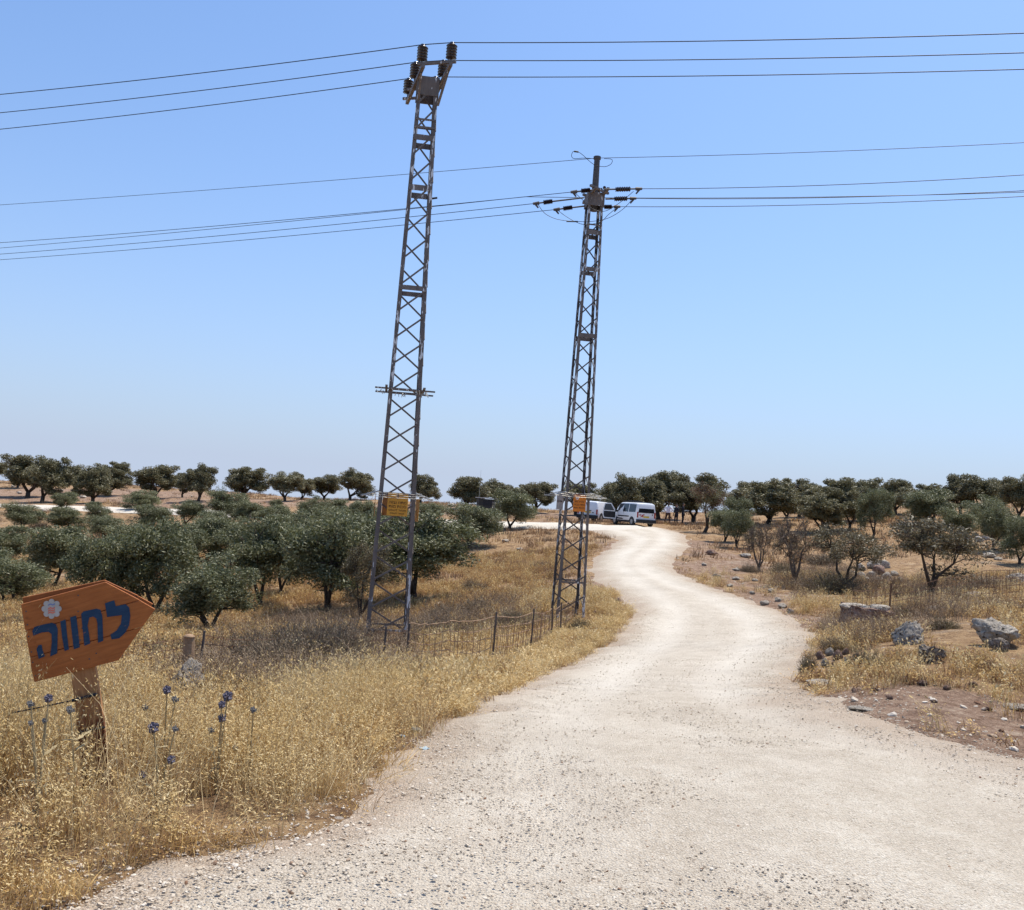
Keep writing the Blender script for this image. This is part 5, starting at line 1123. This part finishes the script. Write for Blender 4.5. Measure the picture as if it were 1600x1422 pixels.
# ================================================================== FENCES, STUMP
def fence(spec, hts, label, cat, wires, rnd, mesh_step, post_mat, wire_mat, posts, tilt=.03, wr=.004):
    G_ = [gpt(*p) for p in spec]; o = empty('wire_fence', G_[0], 0, label, 'fence'); g0 = G_[0]; tops = []
    for i, g in enumerate(G_):
        d = (g - CAM) @ fwd; h = hts[i] * d / F_PX; t = g - g0 + np.array([random.uniform(-tilt, tilt), random.uniform(-tilt, tilt), h]); tops.append(t)
        if posts[i]: MB().bar(g - g0 - (0, 0, .3), t, .033, .032).build('post', post_mat, o)
    for k in range(wires):
        f_ = (k + .6) / wires; pts = []
        for i in range(len(G_) - 1):
            a = (G_[i] - g0) * (1 - f_) + tops[i] * f_; b = (G_[i + 1] - g0) * (1 - f_) + tops[i + 1] * f_; s_ = random.uniform(.02, .10)
            n = 12; seg = sag(a, b, s_, n); seg[1:-1] += np.random.default_rng(i * 7 + k).normal(0, .008, (n - 2, 3)); pts.append(seg[:-1])
        pts.append(np.array([(G_[-1] - g0) * (1 - f_) + tops[-1] * f_])); MB().tube(np.vstack(pts) - nn * .03, wr, 4, cap=False).build('line_wire', wire_mat, o)
    if mesh_step:
        mb = MB()
        for i in range(len(G_) - 1):
            L = np.linalg.norm(G_[i + 1] - G_[i]); n = max(2, int(L / mesh_step))
            for j in range(n):
                u = j / n; a = (G_[i] - g0) * (1 - u) + (G_[i + 1] - g0) * u; b = tops[i] * (1 - u) + tops[i + 1] * u; b = a + (b - a) * .93; sg = 4 * .06 * u * (1 - u)
                mb.tube([a, (a + b) / 2 + (random.uniform(-.03, .03), 0, -sg), b + (random.uniform(-.02, .02), 0, -sg)], wr * .75, 3, cap=False)
        w_ = mb.build('stay_wires', wire_mat, o); w_['kind'] = 'stuff'
    return o
fence([(-90,1082),(60,1066),(311,1046),(450,1040),(598,1041),(634,1038)], [62,60,60,52,60,62], 'low rusty mesh fence running behind the arrow sign to the tall pylon', 'fence', 4, 0, .17, M['steel_black'], M['rust'], [1,0,1,0,1,1], wr=.006)
fence([(634,1039),(700,1040),(769,1037),(828,1018),(862,994),(876,986),(897,968)], [70,74,80,66,48,46,40], 'sagging rusty wire fence between the tall and the shorter pylon', 'fence', 5, 0, .13, M['steel_black'], M['rust_wire'], [0,0,1,1,1,1,1], wr=.0085)
fence([(1330,982),(1388,972),(1470,958),(1540,948),(1640,935)], [62,58,58,60,60], 'thin rusty mesh fence with one iron post behind the boulders', 'fence', 5, 0, .16, M['rust'], M['rust'], [0,1,0,0,1], wr=.007)
g = gpt(291, 1050); d = (g - CAM) @ fwd; st = empty('wooden_stump', g, .3, 'short weathered log post with pale rounded top beside the iron fence post', 'post')
hh = (1050 - 997) * d / F_PX; MB().tube([(0, 0, -.2), (.01, 0, hh * .5), (0, .01, hh)], [.10, .088, .085], 10).build('log', M['wood_old'], st); MB().lathe([(.088, hh), (.08, hh + .02), (.04, hh + .045), (.01, hh + .05)], 12).build('cut_top', M['wood_old'], st, True)

# ================================================================== VEHICLES
def van(root, L, W_, H, open_door, stripe, boxy):
    hw = W_ / 2; zb = .24; bz = H * .56
    # stations along x (rear to front): x, roof z, belt half width, roof half width
    st = [(-L / 2, H * .90, .94, .80), (-L / 2 + .06, H * .97, .98, .84), (-L / 2 + .35, H, 1, .86), (0, H, 1, .86), (L * .14, H * .985, 1, .85), (L * .20, H * .95, 1, .83), (L * .335, H * .60, .99, .90), (L * .36, H * .58, .98, .9), (L * .46, H * .50, .94, .88), (L / 2, H * .40, .84, .80)]
    V = []; F = []
    for x, zr_, kb, kr in st:
        b = min(bz, zr_ * .93); ring = [(hw * kb * .9, zb), (hw * kb, zb + .14), (hw * kb, b * .75), (hw * kb * .985, b), (hw * kr, zr_ - .07), (hw * kr * .88, zr_ - .012), (0, zr_)]
        full = [(y, z) for y, z in ring] + [(-y, z) for y, z in ring[-2::-1]]; V += [(x, y, z) for y, z in full]
    n = 13
    for i in range(len(st) - 1):
        for j in range(n - 1): F.append((i * n + j, i * n + j + 1, (i + 1) * n + j + 1, (i + 1) * n + j))
        F.append((i * n + n - 1, i * n, (i + 1) * n, (i + 1) * n + n - 1))
    F += [tuple(range(n))[::-1], tuple((len(st) - 1) * n + j for j in range(n))]
    mb = MB(); mb.add(V, F); body = mb.build('body', M['carpaint'], root, True)
    md = body.modifiers.new('bevel', 'BEVEL'); md.width = .03; md.segments = 2; md.limit_method = 'ANGLE'; md.angle_limit = math.radians(35)
    def quad(name, P, th, mat, par=root, nrm=None):
        return MB().prism(P, nrm, th).build(name, mat, par)
    def sidept(x, f, s):  # f from 0 at the belt to 1 at the roof edge
        kb = np.interp(x, [q[0] for q in st], [q[2] for q in st]); kr = np.interp(x, [q[0] for q in st], [q[3] for q in st]); zr_ = np.interp(x, [q[0] for q in st], [q[1] for q in st]); b = min(bz, zr_ * .93)
        return np.array([x, s * (hw * kb * .985 * (1 - f) + hw * kr * f + .012), b * (1 - f) + (zr_ - .07) * f])
    for s in (-1, 1):
        wins = [(-L / 2 + .22, -L * .20)] if boxy < 2 else []
        if boxy == 0: wins += [(-L * .17, L * .02)]
        wins += [(L * .05, L * .19)]
        for x0, x1 in wins:
            if open_door and s == 1 and x0 > 0: continue
            quad('side_window', [sidept(x0, .06, s), sidept(x1 + (.28 if x0 > 0 else 0), .06, s), sidept(x1, .92, s), sidept(x0, .92, s)], .01, M['glass'], nrm=(0, s, .1))
        for wx in (-L * .335, L * .33):
            wm = MB().lathe([(.31, -.10), (.325, -.07), (.325, .07), (.31, .10)], 20, (0, 0, 0), 0, [[1, 0, 0], [0, 0, 1], [0, -1, 0]])
            wh = wm.build('wheel', M['tyre'], root); wh.location = (wx, s * (hw - .09), .315)
            MB().lathe([(.20, -.105), (.19, .108), (.05, .112)], 14, (0, 0, 0), 0, [[1, 0, 0], [0, 0, s], [0, -s, 0]]).build('rim', M['rim'], wh)
            A = np.linspace(0, math.pi, 14); quad('wheel_arch', [(wx + .40 * math.cos(a), s * (hw + .012), .30 + .40 * math.sin(a)) for a in A], .03, M['blackplastic'], nrm=(0, s, 0))
        quad('side_sill', [(-L * .24, s * (hw + .008), .25), (L * .24, s * (hw + .008), .25), (L * .24, s * (hw + .008), .40), (-L * .24, s * (hw + .008), .40)], .02, M['blackplastic'], nrm=(0, s, 0))
        quad('rub_strip', [(-L * .22, s * (hw + .012), .66), (L * .2, s * (hw + .012), .66), (L * .2, s * (hw + .012), .75), (-L * .22, s * (hw + .012), .75)], .02, M['blackplastic'], nrm=(0, s, 0))
        quad('tail_lamp', [(-L / 2 - .016, s * hw * .93, H * .36), (-L / 2 - .016, s * hw * .93, H * .60), (-L / 2 - .016, s * hw * .80, H * .60), (-L / 2 - .016, s * hw * .80, H * .36)], .04, M['tail'], nrm=(-1, 0, 0))
        quad('headlight', [(L / 2 + .012, s * hw * .8, .58), (L / 2 + .012, s * hw * .8, .70), (L / 2 + .012, s * hw * .45, .70), (L / 2 + .012, s * hw * .45, .58)], .04, M['rim'], nrm=(1, 0, 0))
        MB().box((L * .235, s * (hw + .10), bz + .06), (.10, .16, .17)).build('mirror', M['blackplastic'], root)
        if stripe: quad('blue_stripe', [(-L * .45, s * (hw + .004), .80), (L * .12, s * (hw + .004), .80), (L * .12, s * (hw + .004), .90), (-L * .45, s * (hw + .004), .90)], .01, M['bluestripe'], nrm=(0, s, 0))
    xr = -L / 2 - .012
    if boxy == 0: quad('rear_window', [(xr, -hw * .80, H * .57), (xr, hw * .80, H * .57), (xr + .02, hw * .72, H * .88), (xr + .02, -hw * .72, H * .88)], .02, M['glass'], nrm=(-1, 0, 0))
    else:
        quad('door_seam', [(xr, -.01, .4), (xr, .01, .4), (xr, .01, H * .88), (xr, -.01, H * .88)], .02, M['blackplastic'], nrm=(-1, 0, 0))
        quad('door_handle', [(xr, -.30, H * .52), (xr, -.12, H * .52), (xr, -.12, H * .56), (xr, -.30, H * .56)], .03, M['blackplastic'], nrm=(-1, 0, 0)); quad('door_handle', [(xr, -.5, H * .42), (xr, -.36, H * .42), (xr, -.36, H * .46), (xr, -.5, H * .46)], .03, M['blackplastic'], nrm=(-1, 0, 0))
    MB().box((-L / 2 - .03, 0, .38), (.16, W_ * .97, .26)).build('rear_bumper', M['blackplastic'], root); MB().box((L / 2, 0, .40), (.14, W_ * .9, .24)).build('front_bumper', M['blackplastic'], root)
    quad('number_plate', [(xr - .005, -.26, .66), (xr - .005, .26, .66), (xr - .005, .26, .78), (xr - .005, -.26, .78)], .01, M['plate'], nrm=(-1, 0, 0))
    quad('windscreen', [(L * .215, -hw * .78, H * .92), (L * .215, hw * .78, H * .92), (L * .335, hw * .84, H * .63), (L * .335, -hw * .84, H * .63)], .01, M['glass'], nrm=(.8, 0, .6))
    for s in (-1, 1): MB().tube([(-L * .42, s * hw * .7, H + .05), (L * .12, s * hw * .7, H + .06)], .018, 6).build('roof_rail', M['blackplastic'], root)
    return body, quad
g = gpt(992, 826); fd = 67.5; c = at(988, 820, fd); g = np.array([c[0], c[1], 0]); L_ = 4.15; th = math.radians(22); g[2] = float(base_z(np.array([g[0]]), np.array([g[1]]))[0]) + .055
v1 = empty('parked_van', g, math.pi / 2 + th, 'white high-roofed van with its driver door wide open', 'van', 'white vehicles at the road end')
bd1, quad = van(v1, L_, 1.75, 1.80, True, False, 0); v1.scale = (.89, .89, .89)
# dark doorway left by the open door, and the door itself
hw = .875
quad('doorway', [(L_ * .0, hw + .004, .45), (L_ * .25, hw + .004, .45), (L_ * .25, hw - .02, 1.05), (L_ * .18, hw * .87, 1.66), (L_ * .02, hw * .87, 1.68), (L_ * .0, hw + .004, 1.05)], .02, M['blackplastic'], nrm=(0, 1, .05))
hinge = np.array([L_ * .27, hw + .02, 0]); da = math.radians(112)
dv = np.array([-math.cos(da), math.sin(da), 0]) * 1.0; dn_ = np.array([math.sin(da), math.cos(da), 0])
def dp(u, z, off=0): return hinge + dv * u + np.array([0, 0, z]) - dn_ * off
door = MB().prism([dp(0, .42), dp(.95, .42), dp(1.06, .60), dp(1.08, 1.05), dp(.95, 1.62), dp(.42, 1.66), dp(.06, 1.10)], -dn_, .07).build('door', M['carpaint'], v1)
MB().prism([dp(.16, 1.07, .008), dp(1.0, 1.07, .008), dp(.90, 1.56, .008), dp(.46, 1.58, .008)], -dn_, .09).build('door_window', M['glass'], door)
MB().prism([dp(.06, .50, -.078), dp(.92, .50, -.078), dp(1.0, .66, -.078), dp(1.0, 1.0, -.078), dp(.08, 1.0, -.078)], dn_, .012).build('door_lining', M['blackplastic'], door)
MB().prism([dp(.06, .50, .006), dp(.92, .50, .006), dp(1.0, .66, .006), dp(1.0, 1.0, .006), dp(.08, 1.0, .006)], -dn_, .004).build('door_panel', M['blackplastic'], door)
xr = -L_ / 2 - .014
for k, (y0, z0_, w_, h_) in enumerate([(.62, .80, .14, .10), (.42, .76, .16, .12), (.28, .84, .12, .08), (.5, .70, .22, .05)]):
    quad('red_marking', [(xr, y0, z0_), (xr, y0 - w_, z0_), (xr, y0 - w_, z0_ + h_), (xr, y0, z0_ + h_)], .01, M['sticker_red'], nrm=(-1, 0, 0))
for y in (-.5,): quad('rear_badge', [(xr, y, .86), (xr, y - .08, .86), (xr, y - .08, .95), (xr, y, .95)], .01, M['blackplastic'], nrm=(-1, 0, 0))
MB().box((-.2, 0, 1.90), (.30, 1.1, .10)).build('light_bar', M['blackplastic'], v1)
c = at(932, 815, 73); g = np.array([c[0], c[1], float(ground_z(np.array([c[0]]), np.array([c[1]]))[0])])
v2 = empty('parked_van', g, math.pi / 2 - math.radians(25), 'white windowless panel van partly hidden behind the shorter pylon', 'van', 'white vehicles at the road end')
van(v2, 4.2, 1.70, 1.55, False, False, 2)

# ================================================================== HUT ON THE RIDGE
g = gpt(760, 803); d = (g - CAM) @ fwd; hut = empty('field_hut', g, .15, 'small dark hut with pale flat roof among the skyline olives', 'hut'); k = d / F_PX
hz = max(.9, (proj(g)[1] - 779) * k); wx = 30 * k; MB().box((0, .0, hz / 2 - .1), (wx, 1.6, hz + .1)).build('wall', M['shed'], hut); MB().box((0, 0, hz + .035), (wx + .25, 1.9, .07)).build('roof', M['shedroof'], hut)
MB().box((-.05 * wx, -.805, hz * .72), (wx * .45, .03, hz * .4)).build('opening', M['blackplastic'], hut); MB().box((.3 * wx, -.81, hz * .4), (wx * .22, .04, hz * .8)).build('door', M['steel'], hut)
MB().tube([(-wx * .42, .3, hz), (-wx * .42, .3, hz + 44 * k)], [.014, .008], 5).build('mast', M['galv'], hut)

# ================================================================== PEOPLE
def person(px, py, hpx, rz, pose, mats, label, hair=True):
    c = gpt(px, py); d = (c - CAM) @ fwd; k = hpx * d / F_PX / 1.76
    J = dict(pelvis=(0, 0, .95), waist=(0, .01, 1.10), chest=(0, .0, 1.32), neck=(0, -.01, 1.48), neck2=(0, -.015, 1.55), head=(0, -.03, 1.64), crown=(0, -.01, 1.74),
             hipl=(.10, 0, .90), hipr=(-.10, 0, .90), kneel=(.12, -.03, .50), kneer=(-.12, -.03, .50), ankl=(.12, .02, .09), ankr=(-.12, .02, .09), toel=(.14, -.16, .04), toer=(-.14, -.16, .04),
             shl=(.19, .0, 1.42), shr=(-.19, .0, 1.42), ell=(.26, .03, 1.14), elr=(-.26, .03, 1.14), wrl=(.24, -.08, .92), wrr=(-.24, -.08, .92), hl=(.235, -.10, .83), hr=(-.235, -.10, .83))
    J.update(pose)
    R = dict(pelvis=.15, waist=.135, chest=.165, neck=.07, neck2=.058, head=.098, crown=.07, hipl=.105, hipr=.105, kneel=.068, kneer=.068, ankl=.046, ankr=.046, toel=.035, toer=.035, shl=.075, shr=.075, ell=.05, elr=.05, wrl=.034, wrr=.034, hl=.032, hr=.032)
    E = [('pelvis', 'waist'), ('waist', 'chest'), ('chest', 'neck'), ('neck', 'neck2'), ('neck2', 'head'), ('head', 'crown')]
    for s in 'lr': E += [('pelvis', 'hip' + s), ('hip' + s, 'knee' + s), ('knee' + s, 'ank' + s), ('ank' + s, 'toe' + s), ('chest', 'sh' + s), ('sh' + s, 'el' + s), ('el' + s, 'wr' + s), ('wr' + s, 'h' + s)]
    names = list(J); verts = [J[n_] for n_ in names]; edges = [(names.index(a), names.index(b)) for a, b in E]; rad = [R[n_] for n_ in names]
    for s in 'lr':                                             # four fingers and a thumb rooted in the palm
        h = np.array(J['h' + s]); wv = np.array(J['wr' + s]); dr = (h - wv) / np.linalg.norm(h - wv)
        sd_ = np.cross(dr, (1.0 if s == 'l' else -1.0, .01, 0)); sd_ /= np.linalg.norm(sd_) + 1e-9
        for q, (o_, ln) in enumerate(((-.030, .072), (-.010, .085), (.010, .08), (.030, .062))):
            i = len(verts); verts += [tuple(h + sd_ * o_ + dr * .02), tuple(h + sd_ * o_ + dr * (.02 + ln * .55)), tuple(h + sd_ * o_ * .9 + dr * (.02 + ln) + np.array([0, -.012, 0]))]; rad += [.010, .009, .008]; edges += [(names.index('h' + s), i), (i, i + 1), (i + 1, i + 2)]
        i = len(verts); verts += [tuple(h - dr * .02 - sd_ * .04), tuple(h + dr * .02 - sd_ * .06)]; rad += [.012, .010]; edges += [(names.index('h' + s), i), (i, i + 1)]
    me = bpy.data.meshes.new('person'); me.from_pydata(verts, edges, []); o = bpy.data.objects.new('tmp_body', me); COL.objects.link(o)
    md = o.modifiers.new('skin', 'SKIN'); me.skin_vertices.new() if not me.skin_vertices else None
    for i, v in enumerate(me.skin_vertices[0].data): v.radius = (rad[i], rad[i] * (.72 if i < 3 else 1)); v.use_root = (i == 0)
    ss = o.modifiers.new('subd', 'SUBSURF'); ss.levels = 2; ss.render_levels = 2
    dg = bpy.context.evaluated_depsgraph_get(); bm_ = bpy.data.meshes.new_from_object(o.evaluated_get(dg)); bpy.data.objects.remove(o)
    bm_.materials.clear()
    for mt in mats: bm_.materials.append(M[mt])
    for p in bm_.polygons:
        z = p.center.z; x = abs(p.center.x); p.use_smooth = True
        arm = x > .235 or (x > .2 and z < 1.2 and z > .75)
        p.material_index = 2 if z > 1.50 or (arm and z < 1.12 and z > .70 and mats[0] == 'shirt') else (0 if (z > .98 or (arm and z > .75)) else 1)
        if z < .10: p.material_index = 3
    root = empty('person', c, rz, label, 'person', 'people standing under the olives'); root.scale = (k, k, k)
    b = link('body', bm_, root)
    hp = np.array(J['head']); mb = MB()                        # face and hair
    hm = rock_mesh('hair', 900 + int(px), 3, .05, 1.0, M['hair'], True)
    for v in hm.vertices:
        if v.co.z < -.15 and v.co.y < .3: v.co.z = -.15
        if v.co.y < -.55: v.co.y = -.55
    hh = link('hair', hm, root); hh.location = (hp[0], hp[1] + .018, hp[2] + .045); hh.scale = (.098, .108, .098)
    MB().lathe([(.012, 0), (.02, .02), (.006, .05)], 8, (hp[0], hp[1] - .10, hp[2] - .03)).build('nose', M['skin'], root, True)
    for s in (-1, 1):
        MB().lathe([(.004, -.004), (.010, 0), (.004, .004)], 8, (hp[0] + s * .034, hp[1] - .094, hp[2] + .015), 0, [[1, 0, 0], [0, 0, 1], [0, -1, 0]]).build('eye', M['hair'], root)
        MB().lathe([(.006, -.03), (.018, 0), (.006, .03)], 8, (hp[0] + s * .098, hp[1] + .01, hp[2])).build('ear', M['skin'], root, True)
    MB().box((hp[0], hp[1] - .093, hp[2] - .055), (.04, .012, .008)).build('mouth', M['sticker_red'], root)
    return root
wide = dict(kneel=(.19, -.04, .50), ankl=(.27, .03, .09), toel=(.30, -.12, .04), kneer=(-.15, .0, .50), ankr=(-.20, .05, .09), toer=(-.23, -.10, .04), ell=(.36, .08, 1.22), wrl=(.20, -.08, 1.08), hl=(.14, -.12, 1.04), elr=(-.36, .06, 1.2), wrr=(-.2, -.1, 1.1), hr=(-.13, -.14, 1.07))
person(1043, 819, 34, math.pi - .35, wide, ['shirt', 'trousers', 'skin', 'blackplastic'], 'person in pale shirt and brown trousers standing with legs apart under the olives')
person(1056, 819, 33, -.9, dict(ell=(.30, -.06, 1.16), wrl=(.16, -.24, 1.14), hl=(.08, -.27, 1.15)), ['darkcloth', 'darkcloth', 'skin', 'blackplastic'], 'person in dark clothes next to the one in the pale shirt')
person(1066, 819, 34, 1.2, dict(), ['darkcloth', 'darkcloth', 'skin', 'blackplastic'], 'person in dark clothes standing closest to the olive trunk')

# ================================================================== LITTER
for (x, y, w_, lb) in [(648, 1143, 16, 'crumpled pale blue plastic bottle at the grass edge'), (664, 1170, 18, 'crumpled pale blue plastic scrap on the gravel edge'), (628, 1152, 10, 'small pale plastic scrap in the grass edge')]:
    put_rock(rock_mesh('plastic_litter', int(x), 2, .35, .5, M['litter'], False, 2.0, .3, 2), x, y, w_, w_ * .45, lb, 'plastic litter at the road edge', sink=.0, name='plastic_litter')['category'] = 'litter'
